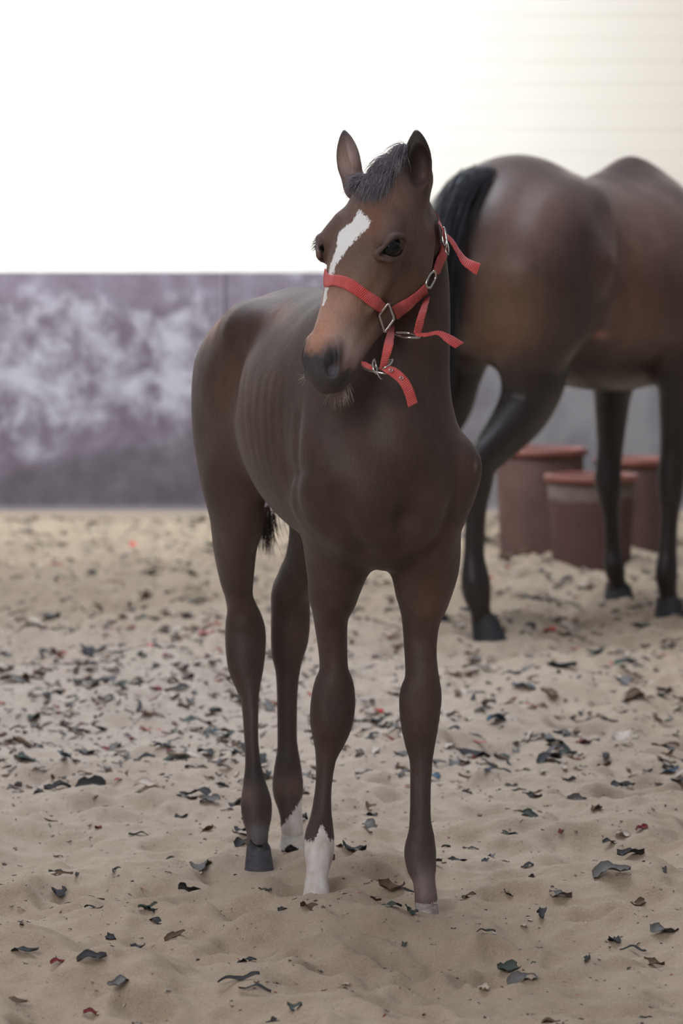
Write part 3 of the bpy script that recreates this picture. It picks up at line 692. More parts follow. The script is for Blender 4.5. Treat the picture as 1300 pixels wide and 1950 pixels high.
# hair on the foal
def foal_hair():
    rg = np.random.default_rng(11); H = HD
    R = []; D = []; L = []
    for i in range(1700):
        a = rg.normal(0, .45); a = max(-1, min(1, a)); tt = rg.uniform(-.05, .03)
        p = near(H(tt, .03, .030*a+.016), .001)
        R.append(p); D.append(np.array([-.55+.5*a, -.45, .75])+rg.normal(0, .12, 3)+H.d*(.2+.6*(tt+.05)/.08)); L.append(rg.uniform(.035, .075))
    strands('forelock', R, D, L, .0005, hair_grey.m, foal, 2.3, .05, 8, 12, 'short grizzled forelock')
    R = []; D = []; L = []                       # tuft falling beside the far ear
    for i in range(260):
        a = rg.uniform(0, 1); p = near(H(.0+.03*a, .02, -.045+.02*a), .001)
        R.append(p); D.append(np.array([-.8, -.3, .2])+rg.normal(0, .2, 3)); L.append(rg.uniform(.03, .06))
    strands('forelock_tuft', R, D, L, .00055, hair_grey.m, foal, 1.6, .1, 8, 13)
    R = []; D = []; L = []                       # mane along the crest
    for i in range(900):
        a = rg.uniform(0, 1); p = P(772+8*math.sin(a*3), 372+170*a, 7.72+.04*a)
        b = near(p+np.array([0, .12, .02]), 0.); R.append(b); D.append(np.array([.25, .5, .55])+rg.normal(0, .25, 3)); L.append(rg.uniform(.03, .05))
    strands('mane', R, D, L, .0007, hair_dark.m, foal, 1.4, .1, 6, 14)
    R = []; D = []; L = []                       # chin whiskers
    for i in range(120):
        a = rg.uniform(-1, 1); tt = rg.uniform(.395, .425)
        p = near(H(tt+.01, -.055, .024*a), -.001); R.append(p)
        D.append(H.d*.8-H.n*.35+H.s*a*.45+rg.normal(0, .12, 3)); L.append(rg.uniform(.018, .042))
    for i in range(14):
        a = rg.uniform(-1, 1); p = near(H(.41, .0, -.036), 0.); R.append(p); D.append(H.d*.5+-H.s*abs(a)+H.n*.3+rg.normal(0, .2, 3)); L.append(rg.uniform(.015, .035))
    strands('whiskers', R, D, L, .0004, hair_pale.m, foal, .35, .05, 6, 15, 'pale chin whiskers')
    R = []; D = []; L = []                       # tail
    for i in range(900):
        a = rg.uniform(0, 1); q = fb(-.235+.02*math.sin(a*3), 1.10-.22*a, .0)+rg.normal(0, .012, 3); R.append(q); D.append(np.array([.02, .10, -1.])+rg.normal(0, .06, 3)); L.append(rg.uniform(.12, .24)*(1-.25*a))
    strands('tail_hair', R, D, L, .0011, hair_dark.m, foal, .3, .05, 10, 16)
    R = []; D = []; L = []
    for i in range(260):
        q = P(505+rg.normal(0, 9), 960+rg.uniform(0, 40), 8.72); R.append(q); D.append(np.array([rg.normal(.06, .12), .0, -1.])); L.append(rg.uniform(.04, .085))
    strands('tail_tip', R, D, L, .0008, hair_dark.m, foal, .2, .08, 7, 17)
foal_hair()
def tail_dock():
    f = Field(axis([(-.3, .1, .006)]), axis([(8.5, 8.9, .006)]), axis([(.6, 1.25, .006)]))
    f.chain([(fb(-.15, 1.13), .035, .035, .035), (fb(-.215, 1.09), .03, .03, .03), (fb(-.235, .98), .026, .026, .026), (fb(-.235, .85), .018, .018, .018), (fb(-.23, .78), .01, .01, .01)], [0, -1, 0], .01)
    V, F = f.skin(); mesh_obj('tail_dock', V, F, hair_dark.m, foal)
tail_dock()

# ------------------------------------------------------------------ the red halter
def webbing():
    m = Mat('red_nylon_webbing', rough=.75, spec=.25); co = m.coords('UV')
    wv = m.node('ShaderNodeTexWave', Scale=1.0); wv.wave_type = 'BANDS'; wv.bands_direction = 'X'
    m.link(m.coords('UV', (1, 1, 1)), wv.inputs['Vector']); wv.inputs['Distortion'].default_value = .3
    n = m.noise(m.coords('Object'), 60, 4, .6); n2 = m.noise(m.coords('Object'), 900, 2)
    c = m.mix(m.ramp(n, [(.35, (0, 0, 0)), (.75, (1, 1, 1))]), L4(220, 84, 84), L4(236, 116, 114))
    c = m.mix(m.math('MULTIPLY', m.ramp(m.noise(m.coords('Object'), 25, 3), [(.55, (0, 0, 0)), (.75, (1, 1, 1))]), .5), c, L4(178, 80, 78))
    m.color(c); b = m.bump(wv.outputs['Fac'], .8, .002); m.bump(n2, .3, .0006, b)
    m.b.inputs['Sheen Weight'].default_value = .2
    return m.m
WEB = webbing()
steel = Mat('nickel_steel', rough=.22, metal=1.); steel.color(L4(205, 203, 200))
def spline(pts, n=6):
    A = np.array(pts, float); out = []
    for i in range(len(A)-1):
        p0, p1, p2, p3 = A[max(i-1, 0)], A[i], A[i+1], A[min(i+2, len(A)-1)]
        for j in range(n):
            t = j/n; out.append(.5*((2*p1)+(-p0+p2)*t+(2*p0-5*p1+4*p2-p3)*t*t+(-p0+3*p1-3*p2+p3)*t**3))
    out.append(A[-1]); return np.array(out)
def drape(p, lift):
    loc, no, i, dist = BVH.find_nearest(Vector(p)); l = np.array(loc); n_ = np.array(no)
    return l+n_*lift if np.dot(np.array(p)-l, n_) < lift else np.array(p)
def ribbon(name, EA, EB, parent, thick=.0022, label=None, fuzz=0., n=6, cross=6, snug=True):
    """a webbing strap between two edge curves (same number of points each)"""
    A = spline(EA, n); B = spline(EB, n); m = len(A); rg = np.random.default_rng(len(name)*7)
    if fuzz: B = B+rg.normal(0, fuzz, (m, 1))*(B-A)/np.linalg.norm(B-A, axis=1)[:, None]
    C = (A+B)/2; T = np.gradient(C, axis=0); W = B-A; N = np.cross(T, W); N /= np.linalg.norm(N, axis=1)[:, None]+1e-9
    rows = cross+1; V = []; F = []; UV = []
    ln = np.concatenate([[0], np.cumsum(np.linalg.norm(np.diff(C, axis=0), axis=1))])
    for sgn in (1, -1):
        for i in range(m):
            for j in range(rows):
                q = j/cross; ed = .55 if j in (0, cross) else 1.
                V.append(A[i]*(1-q)+B[i]*q+N[i]*thick/2*sgn*ed); UV.append((ln[i]*90, q))
    if snug: V = [drape(v, .0016 if i < m*rows else .0036) if v[1] < 7.9 else v for i, v in enumerate(V)] if np.dot(N[m//2], [0, 1, 0]) > 0 else [drape(v, .0036 if i < m*rows else .0016) for i, v in enumerate(V)]
    S = m*rows
    for i in range(m-1):
        for j in range(rows-1):
            a = i*rows+j; F.append((a, a+1, a+rows+1, a+rows)); F.append((S+a, S+a+rows, S+a+rows+1, S+a+1))
        for j in (0, rows-1):
            a = i*rows+j; q = (a, a+rows, S+a+rows, S+a); F.append(q if j == 0 else tuple(reversed(q)))
    for i in (0, m-1):
        for j in range(rows-1):
            a = i*rows+j; q = (a, a+1, S+a+1, S+a); F.append(q if i else tuple(reversed(q)))
    o = mesh_obj(name, V, np.array(F), WEB, parent)
    uv = o.data.uv_layers.new(name='UVMap'); li = np.zeros(len(o.data.loops), np.int32); o.data.loops.foreach_get('vertex_index', li)
    uv.data.foreach_set('uv', np.array(UV, np.float32)[li].ravel())
    if label: o['label'] = label
    return o
def ring(name, pts, parent, r=.0024, closed=True, seg=10, n=6):
    pts = [np.array(p, float) for p in pts]
    if closed:
        q = [pts[-1]]+pts+[pts[0], pts[1]]; path = spline(q, n)[n:-n]
    else: path = spline(pts, n)
    V, F = tube(path, r, seg, not closed)
    o = mesh_obj(name, V, F, steel.m, parent); return o

def build_halter():
    HL = empty('halter', P(738, 605, 7.5), 'red nylon webbing halter with steel rings on the foal\'s head', 'halter')
    H = HD
    def onhead(px, py, lift=.003, Yd=7.52):
        p, _ = hit(px, py, lift)
        if p is None or abs(p[1]-7.5) > .22: return P(px, py, Yd)
        return p
    # noseband: visible edge points on the face, then round the far side
    up = [(734, 578), (717, 564), (696, 550), (670, 532), (648, 525), (629, 524)]
    lo = [(724, 597), (704, 584), (680, 566), (658, 552), (637, 545), (621, 547)]
    A = [onhead(*p) for p in up]; B = [onhead(*p) for p in lo]
    for tt in ((.222, .036, -.052), (.235, .01, -.062), (.26, -.03, -.058)):
        c = np.array(tt); A.append(near(H(c[0]-.012, c[1], c[2]), .003)); B.append(near(H(c[0]+.012, c[1], c[2]), .003))
    ribbon('noseband', A, B, HL, n=5)
    # cheek strap
    Y = 7.0
    A = [onhead(*p) for p in [(745, 583), (757, 576), (777, 565), (796, 550), (808, 538)]]
    B = [onhead(*p) for p in [(753, 606), (767, 597), (785, 584), (804, 567), (813, 560)]]
    ribbon('cheek_strap', A, B, HL)
    # crown strap up behind the ear
    A = [onhead(*p, .004, 7.6) for p in [(819, 517), (829, 488), (838, 462), (838, 440), (834, 424)]]
    B = [onhead(*p, .004, 7.6) for p in [(832, 524), (841, 502), (847, 480), (846, 450), (839, 430)]]
    dY = P(0, 0, 1)*0
    A.append(A[-1]+np.array([-.012, .06, .015])); B.append(B[-1]+np.array([-.008, .065, .005]))
    A.append(P(800, 392, 7.74)); B.append(P(806, 404, 7.75))
    ribbon('crown_strap', A, B, HL, fuzz=.0004)
    # loose end of the crown strap
    A = [P(849, 444, 7.60), P(863, 457, 7.61), P(875, 476, 7.62), P(890, 492, 7.62), P(915, 502, 7.61)]
    B = [P(850, 452, 7.59), P(861, 468, 7.60), P(871, 486, 7.60), P(881, 505, 7.60), P(907, 524, 7.60)]
    ribbon('crown_strap_end', A, B, HL, fuzz=.0007, label='frayed loose strap end')
    # throat strap and its end
    A = [onhead(806, 570, .006), P(796, 599, 7.53), P(787, 634, 7.53)]
    B = [onhead(816, 566, .006), P(812, 592, 7.54), P(800, 641, 7.54)]
    ribbon('throat_strap', A, B, HL, fuzz=.0006)
    A = [P(790, 634, 7.53), P(812, 634, 7.525), P(835, 630, 7.52), P(860, 639, 7.52), P(883, 653, 7.52)]
    B = [P(792, 641, 7.53), P(812, 641, 7.52), P(832, 638, 7.515), P(848, 651, 7.51), P(867, 663, 7.51)]
    ribbon('throat_strap_end', A, B, HL, fuzz=.0004)
    # chin strap
    A = [onhead(735, 622, .006), P(731, 655, 7.47), P(722, 704, 7.475)]
    B = [onhead(752, 618, .006), P(748, 645, 7.47), P(745, 686, 7.48), ]
    B = [B[0], P(749, 655, 7.47), P(733, 705, 7.48)]
    ribbon('chin_strap', A, B, HL, fuzz=.0006)
    A = [P(732, 697, 7.465), P(752, 700, 7.455), P(774, 718, 7.45), P(787, 741, 7.45), P(795, 767, 7.455)]
    B = [P(727, 705, 7.46), P(743, 716, 7.45), P(760, 731, 7.445), P(771, 753, 7.445), P(777, 776, 7.45)]
    e = ribbon('chin_strap_end', A, B, HL, label='curved loose strap end with steel eyelets')
    for (x, y) in ((744, 705), (764, 720)):
        c = P(x, y, 7.4462); nrm = np.array([.1, -1, .15]); u = np.array([1, .1, 0]); v = np.array([0, .15, 1.])
        V, F = tube([c+(u*math.cos(a)+v*math.sin(a)*.8)*.0032 for a in np.linspace(0, 2*math.pi, 17)], .0011, 6, False)
        V = [q-e.location-np.array([0, 0, 0]) if False else q for q in V]
        o = mesh_obj('eyelet', V, F, steel.m, HL)
    # short chin piece round the jaw
    A = [P(688, 688, 7.50), P(698, 690, 7.485), P(712, 700, 7.475)]; B = [P(690, 698, 7.495), P(700, 704, 7.48), P(712, 709, 7.475)]
    ribbon('curb_strap', A, B, HL)
    # hardware
    def on(px, py, l=.010): return onhead(px, py, l)
    y0 = on(742, 580)[1]; q = [P(739, 577, y0), P(750, 607, y0+.002), P(732, 633, y0+.004), P(721, 600, y0-.002)]
    sq = []
    for i in range(4):
        a, b = q[i], q[(i+1) % 4]
        for t in (.06, .12, .5, .88, .94): sq.append(a+(b-a)*t)
    ring('square_ring', sq, HL, .0026, n=3)
    ring('ring', [P(827, 517, 7.555), P(819, 522, 7.55), P(812, 536, 7.545), P(812, 545, 7.545), P(818, 548, 7.55), P(823, 541, 7.555), P(829, 528, 7.56)], HL, .0022)
    ring('crown_buckle', [P(844, 434, 7.60), P(847, 440, 7.595), P(850, 458, 7.59), P(849, 470, 7.59), P(845, 466, 7.60), P(842, 448, 7.605)], HL, .0022)
    ring('buckle_tongue', [P(849, 456, 7.588), P(854, 472, 7.585), P(853, 485, 7.585), P(848, 476, 7.59)], HL, .0012)
    ring('throat_buckle', [P(752, 634, 7.55), P(765, 641, 7.53), P(782, 643, 7.52), P(798, 642, 7.53), P(790, 637, 7.55), P(775, 634, 7.56)], HL, .0023)
    ring('chin_buckle', [P(686, 694, 7.50), P(697, 703, 7.48), P(715, 708, 7.465), P(732, 711, 7.46), P(733, 707, 7.47), P(718, 700, 7.49), P(700, 694, 7.50)], HL, .0022)
    ring('chin_ring', [P(712, 684, 7.48), P(709, 694, 7.47), P(712, 706, 7.465), P(718, 712, 7.47), P(716, 698, 7.48)], HL, .0018)
    ring('chin_ring', [P(747, 684, 7.47), P(743, 693, 7.462), P(733, 700, 7.458), P(728, 701, 7.465), P(738, 690, 7.48)], HL, .0020)
    ring('buckle_tongue', [P(716, 706, 7.462), P(722, 718, 7.46), P(727, 722, 7.46)], HL, .0012, False)
build_halter()

# ------------------------------------------------------------------ the mare behind
def build_mare():
    A2 = math.atan2(.848, .53); F2 = np.array([.53, .848, 0.]); F2 /= np.linalg.norm(F2); R2 = np.array([F2[1], -F2[0], 0.])
    def mb(u, z, r=0.): return np.array([.415, 13.05, 0])+F2*u+R2*r+np.array([0, 0, z])
    root = empty('horse_mare', (.9, 13.6, 0), 'adult dark bay horse seen from behind at the right, walking away', 'horse')
    f = Field(axis([(-.1, 2.6, .010)]), axis([(12.6, 15.9, .011)]), axis([(-.05, 1.75, .009)])); U = np.array([0, 0, 1.])
    f.chain([(mb(.02, 1.20), .16, .24, .24), (mb(.14, 1.20), .245, .335, .3), (mb(.3, 1.2), .28, .385, .3), (mb(.5, 1.19), .275, .355, .32), (mb(.72, 1.17), .305, .335, .36), (mb(.95, 1.16), .32, .36, .375), (mb(1.15, 1.16), .28, .38, .37), (mb(1.32, 1.14), .22, .33, .34), (mb(1.42, 1.1), .16, .22, .25)], U, .03, 14)
    f.chain([(mb(.92, 1.45), .05, .07, .1), (mb(1.10, 1.50), .055, .095, .1), (mb(1.30, 1.44), .06, .09, .1)], U, .07)
    for q in (-1, 1):
        f.chain([(mb(.42, 1.42, .2*q), .06, .06, .06), (mb(.25, 1.36, .19*q), .09, .12, .12), (mb(.18, 1.2, .2*q), .10, .22, .20), (mb(.26, 1.02, .2*q), .085, .2, .18)], F2, .08, 14)
        f.chain([(mb(.44, 1.36, .235*q), .045, .05, .05), (mb(.36, 1.22, .27*q), .06, .08, .08)], U, .08, 6)
        f.chain([(mb(1.1, 1.4, .12*q), .05, .08, .08), (mb(1.25, 1.2, .19*q), .08, .12, .12), (mb(1.42, 1.05, .18*q), .08, .1, .1), (mb(1.25, .92, .17*q), .08, .1, .1)], F2, .07, 10)
    # near hind leg, drawn under the body
    def lg(rows): f.chain([(P(x, y, Y), a, b, c) for (y, x, Y, a, b, c) in rows], F2, .06, 8)
    lg([(480, 1010, 13.2, .11, .2, .17), (580, 1005, 13.17, .12, .23, .17), (660, 1008, 13.15, .105, .2, .15), (720, 1014, 13.14, .092, .15, .14), (770, 1000, 13.12, .082, .12, .11), (812, 973, 13.08, .072, .095, .09), (850, 942, 13.04, .058, .075, .08),
        (884, 918, 13.0, .047, .055, .075), (920, 911, 13.0, .045, .05, .06), (960, 907, 13.0, .036, .04, .05), (1000, 905, 13.0, .032, .036, .045), (1060, 903, 13.0, .034, .036, .045), (1105, 906, 13.0, .047, .044, .058), (1130, 908, 13.0, .046, .042, .05), (1160, 914, 13.01, .034, .036, .038), (1190, 920, 13.03, .036, .04, .04)])
    lg([(520, 876, 13.4, .1, .2, .17), (640, 868, 13.38, .1, .18, .15), (720, 864, 13.36, .075, .12, .12), (780, 858, 13.36, .06, .09, .09), (840, 827, 13.38, .05, .07, .075), (890, 820, 13.4, .047, .055, .075), (950, 815, 13.4, .036, .04, .05), (1050, 815, 13.4, .032, .036, .045), (1100, 817, 13.4, .044, .044, .055), (1140, 820, 13.4, .036, .036, .04), (1175, 824, 13.4, .036, .04, .04)])
    lg([(620, 1180, 14.45, .09, .13, .13), (700, 1172, 14.5, .08, .11, .11), (760, 1166, 14.53, .062, .075, .08), (848, 1162, 14.55, .048, .05, .055), (890, 1158, 14.55, .047, .048, .048), (915, 1157, 14.55, .050, .05, .048), (945, 1160, 14.55, .042, .045, .045), (985, 1165, 14.56, .030, .033, .042), (1045, 1167, 14.57, .030, .033, .042), (1078, 1170, 14.57, .038, .04, .048), (1105, 1174, 14.58, .032, .034, .034), (1122, 1176, 14.59, .038, .04, .04)])
    lg([(620, 1305, 13.85, .09, .13, .13), (700, 1300, 13.83, .08, .11, .11), (772, 1292, 13.83, .065, .075, .08), (848, 1284, 13.83, .05, .05, .055), (890, 1279, 13.83, .047, .048, .05), (915, 1277, 13.83, .048, .05, .048), (945, 1276, 13.83, .042, .045, .045), (985, 1275, 13.83, .030, .033, .042), (1045, 1272, 13.83, .030, .033, .042), (1092, 1269, 13.83, .039, .04, .048), (1125, 1271, 13.84, .032, .034, .034), (1150, 1273, 13.85, .038, .04, .04)])
    # neck stretched forward and down, head beyond the picture
    f.chain([(mb(1.15, 1.25), .14, .22, .24), (mb(1.4, 1.28), .12, .17, .2), (mb(1.65, 1.22), .10, .15, .16), (mb(1.9, 1.15), .085, .12, .13), (mb(2.05, 1.12), .08, .1, .1)], U, .08)
    H = Head(mb(2.08, 1.20), (F2[0], F2[1]), math.radians(40), 1.38)
    head_shape(f, H)
    for q in (-1, 1):
        b = H(-.01, -.02, .05*q); f.chain([(b, .035, .03, .03), (b+np.array([0, 0, .07])+H.s*.02*q, .036, .025, .025), (b+np.array([0, 0, .15])+H.s*.02*q, .006, .006, .006)], F2, .02)
    f.groove([mb(.50, 1.38, .30), mb(.56, 1.15, .32), mb(.55, .98, .31), mb(.45, .90, .28)], .045, -.022)    # flank fold
    f.groove([P(1000, 560, 12.95), P(1010, 640, 12.93), P(1020, 700, 12.95)], .04, -.012)
    f.groove([P(990, 745, 13.02), P(950, 790, 12.98), P(922, 820, 12.97)], .014, -.012)
    f.blob(P(960, 620, 12.95), .07, .015); f.blob(P(1130, 430, 13.1), .09, .015)
    V, F = f.skin(); V = relax(V, F, 14, .55)
    p = Paint(V, (60, 50, 48)); z = V[:, 2]
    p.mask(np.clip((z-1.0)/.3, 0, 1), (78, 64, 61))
    D = lambda x, y, Y: P(x, y, Y)
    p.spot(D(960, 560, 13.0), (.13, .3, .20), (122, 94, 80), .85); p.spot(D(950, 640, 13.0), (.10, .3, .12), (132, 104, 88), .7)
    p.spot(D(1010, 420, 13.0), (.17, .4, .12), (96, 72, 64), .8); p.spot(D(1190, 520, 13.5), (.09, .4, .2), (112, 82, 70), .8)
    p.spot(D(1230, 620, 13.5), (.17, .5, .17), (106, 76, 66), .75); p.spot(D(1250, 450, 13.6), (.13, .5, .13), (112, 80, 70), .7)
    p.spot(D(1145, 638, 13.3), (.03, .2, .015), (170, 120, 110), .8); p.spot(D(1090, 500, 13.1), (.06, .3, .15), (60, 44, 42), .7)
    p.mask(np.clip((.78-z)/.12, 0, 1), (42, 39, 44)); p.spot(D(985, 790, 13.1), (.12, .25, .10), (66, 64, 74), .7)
    p.mask(np.clip((.98-z)/.12, 0, 1)*.8, (40, 33, 33))  # belly shade painted into the coat, against light bounced off the sand
    coat = coat_material('glossy_bay_coat', .34, .0, .45, white=False)
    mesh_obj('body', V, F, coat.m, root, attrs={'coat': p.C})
    make_eye(root, H, 1, .0195*1.38, eye_m.m); make_eye(root, H, -1, .0195*1.38, eye_m.m)
    for (tx, ty, bx, by, Y) in ((921, 1172, 936, 1226, 13.0), (824, 1165, 830, 1204, 13.37), (1176, 1110, 1178, 1143, 14.58), (1273, 1138, 1276, 1180, 13.83)):
        hoof(root, P(tx, ty, Y+.02), P(bx, by, Y), F2, .046, .060, hoof_black, sink=.02)
    rg = np.random.default_rng(31); R = []; Dd = []; L = []
    dock = [P(925, 340, 13.12), P(896, 343, 12.98), P(872, 365, 12.88), P(862, 420, 12.84), P(858, 500, 12.84)]; dk = spline(dock, 6)
    V, F = tube(dk, np.linspace(.045, .02, len(dk)), 12); mesh_obj('tail_dock', V, F, hair_black.m, root)
    for i in range(1800):
        a = rg.uniform(0, 1); a = a**1.3; q = dk[int(a*(len(dk)-1))]+rg.normal(0, .016, 3); R.append(q)
        t_ = dk[min(len(dk)-1, int(a*(len(dk)-1))+1)]-dk[min(len(dk)-2, int(a*(len(dk)-1)))]; Dd.append(t_/(np.linalg.norm(t_)+1e-9)+rg.normal(0, .035, 3)-R2*.06); L.append(rg.uniform(.3, .5))
    strands('tail_hair', R, Dd, L, .0028, hair_black.m, root, 1.4, .015, 12, 32, 'black tail')
    R = []; Dd = []; L = []
    for i in range(900):
        a = rg.uniform(0, 1); q = mb(1.25+.78*a, 1.50-.22*a); R.append(q); Dd.append(-R2*.9+np.array([0, 0, .2])+rg.normal(0, .15, 3)); L.append(rg.uniform(.1, .2))
    strands('mane', R, Dd, L, .002, hair_black.m, root, 2.0, .05, 7, 33)
    return root
build_mare()

# ------------------------------------------------------------------ feed tubs by the wall
def tub(px0, px1, yr, yb, Y, label, paint, rim_c, stain=False):
    c = P((px0+px1)/2, yb, Y); R = (px1-px0)/2*Y/FPX; zt = P((px0+px1)/2, yr, Y)[2]; H = zt; seg = 64
    root = empty('feed_tub', (c[0], Y, 0), label, 'tub', 'dark red tubs standing at the wall')
    def lathe(name, prof, mat):
        V = []; F = []
        for r, z in prof:
            for k in range(seg): a = 2*math.pi*k/seg; V.append((c[0]+r*math.cos(a), Y+r*math.sin(a), z))
        for i in range(len(prof)-1):
            for k in range(seg):
                k2 = (k+1) % seg; F.append((i*seg+k, i*seg+k2, (i+1)*seg+k2, (i+1)*seg+k))
        return mesh_obj(name, V, F, mat, root)
    prof = [(.001, -.02), (R*.80, -.02), (R*.82, 0), (R*.86, H*.45), (R*.87, H*.5), (R*.875, H*.52), (R*.92, H-.06), (R*.92, H-.03), (R*.90, H-.005), (R*.88, H-.01), (R*.86, H*.5), (R*.80, .02), (.001, .02)]
    lathe('shell', prof, paint)
    lathe('rim', [(R*.90, H-.03), (R*.985, H-.028), (R, H-.018), (R, H-.006), (R*.985, H), (R*.90, H+.002), (R*.87, H-.01)], rim_c)
    return root
def tub_mats():
    m = Mat('dusty_dark_red_plastic', rough=.6, spec=.3); co = m.coords('Object'); n = m.noise(co, 6, 5); n2 = m.noise(m.coords('Object', (9, 9, 2.2)), 1, 4)
    c = m.mix(m.ramp(n, [(.35, (0, 0, 0)), (.7, (1, 1, 1))]), L4(82, 60, 56), L4(98, 74, 69)); c = m.mix(m.ramp(n2, [(.5, (0, 0, 0)), (.8, (.6, .6, .6))]), c, L4(106, 84, 80)); m.color(c)
    r = Mat('worn_red_rim', rough=.5); n = r.noise(r.coords('Object'), 12, 4); r.color(r.mix(n, L4(104, 60, 55), L4(140, 82, 72)))
    s = Mat('limewashed_dark_red_plastic', rough=.7, spec=.2); co = s.coords('Object'); sp = s.node('ShaderNodeSeparateXYZ'); s.link(co, sp.inputs[0])
    n = s.noise(co, 6, 5); c = s.mix(n, L4(76, 54, 51), L4(92, 66, 62))
    nz = s.math('MULTIPLY', s.math('SUBTRACT', s.noise(co, 14, 4), .5), .05)
    z = s.math('ADD', sp.outputs['Z'], nz); a = s.math('MULTIPLY', s.math('SUBTRACT', z, .262), 60., clamp=True); b = s.math('MULTIPLY', s.math('SUBTRACT', .345, z), 60., clamp=True)
    c = s.mix(s.math('MULTIPLY', s.math('MULTIPLY', a, b), s.ramp(s.noise(co, 9, 4), [(.3, (.35, .35, .35)), (.6, (.9, .9, .9))])), c, L4(118, 108, 102)); s.color(c)
    return m.m, r.m, s.m
T1, T2, T3 = tub_mats()
tub(935, 1118, 853, 1052, 16.75, 'tall dusty red tub standing behind the mare\'s hind leg', T1, T2)
tub(1034, 1216, 903, 1075, 16.15, 'lower red tub with a lime stained band below its rim', T3, T2)
tub(1128, 1280, 872, 1060, 16.85, 'dark red tub standing between the mare\'s front legs', T1, T2)

# ------------------------------------------------------------------ shreds on the sand
def shred_mats():
    out = {}
    for nm, c1, c2 in (('dark_felt', (52, 52, 54), (82, 82, 84)), ('grey_felt', (96, 94, 96), (128, 124, 122)), ('brown_felt', (84, 68, 56), (118, 98, 82)), ('pale_felt', (176, 162, 150), (206, 194, 182)),
                       ('green_grey_felt', (66, 74, 70), (92, 98, 92)), ('red_felt', (176, 56, 56), (206, 84, 80)), ('maroon_felt', (104, 46, 54), (132, 62, 68)), ('blue_felt', (72, 90, 106), (92, 108, 122)), ('pink_felt', (186, 110, 112), (204, 132, 128))):
        m = Mat(nm, rough=.9, spec=.15); n = m.noise(m.coords('Object'), 60, 4); m.color(m.mix(n, L4(*c1), L4(*c2))); m.bump(n, .4, .002); out[nm] = m.m
    return out
SM = shred_mats()
def shred_shape(rg, kind, nu=11, nv=5):
    """one curled scrap of felt, about 1 unit long, with thickness"""
    V = []; F = []
    wd = {'strip': .16, 'flake': .55, 'leaf': .32}[kind]
    c1, c2, tw, ph = rg.uniform(-.35, .35), rg.uniform(.1, .42), rg.uniform(-1.6, 1.6), rg.uniform(0, 6)
    for i in range(nu):
        a = i/(nu-1); x = a-.5; w_ = wd*(.25+.75*math.sin(math.pi*min(1, max(0, a*.92+.04)))**.6)*rg.uniform(.75, 1.2)
        zc = c2*(.25-x*x)+.05*math.sin(a*9+ph); yc = c1*math.sin(a*3+ph)*.6
        for j in range(nv):
            b = j/(nv-1)-.5; t_ = tw*x+rg.normal(0, .06); curl = rg.uniform(.2, .5)*b*b*wd*2
            V.append((x, yc+b*w_*math.cos(t_), zc+b*w_*math.sin(t_)*.8+curl))
    n = nu*nv; V += [(x, y, z-.02) for x, y, z in V]
    for i in range(nu-1):
        for j in range(nv-1):
            a = i*nv+j; F += [(a, a+nv, a+nv+1, a+1), (n+a, n+a+1, n+a+nv+1, n+a+nv)]
    for i in range(nu-1):
        for j in (0, nv-1):
            a = i*nv+j; q = (a, n+a, n+a+nv, a+nv); F.append(q if j else tuple(reversed(q)))
    for i in (0, nu-1):
        for j in range(nv-1):
            a = i*nv+j; q = (a, a+1, n+a+1, n+a); F.append(q if i == 0 else tuple(reversed(q)))
    V = np.array(V); V[:, 2] -= V[:, 2].min(); return V, F
def hz(x, y): return float(height(np.array([[float(x)]]), np.array([[float(y)]]))[0, 0])
def density(x, y):
    d = .55+.9*np.exp(-((x+.75)/.75)**2-((y-10.8)/2.6)**2)+.35*np.exp(-((x-.6)/.5)**2-((y-9.4)/1.2)**2)
    return d if y > 6.3 else .5
TUBS = [(.82, 16.75, .24), (1.04, 16.15, .24), (1.21, 16.85, .24)]
def near_foot(x, y): return any((x-f[0])**2+(y-f[1])**2 < .0085 for f in FEET) or any((x-a)**2+(y-b)**2 < r*r for a, b, r in TUBS)
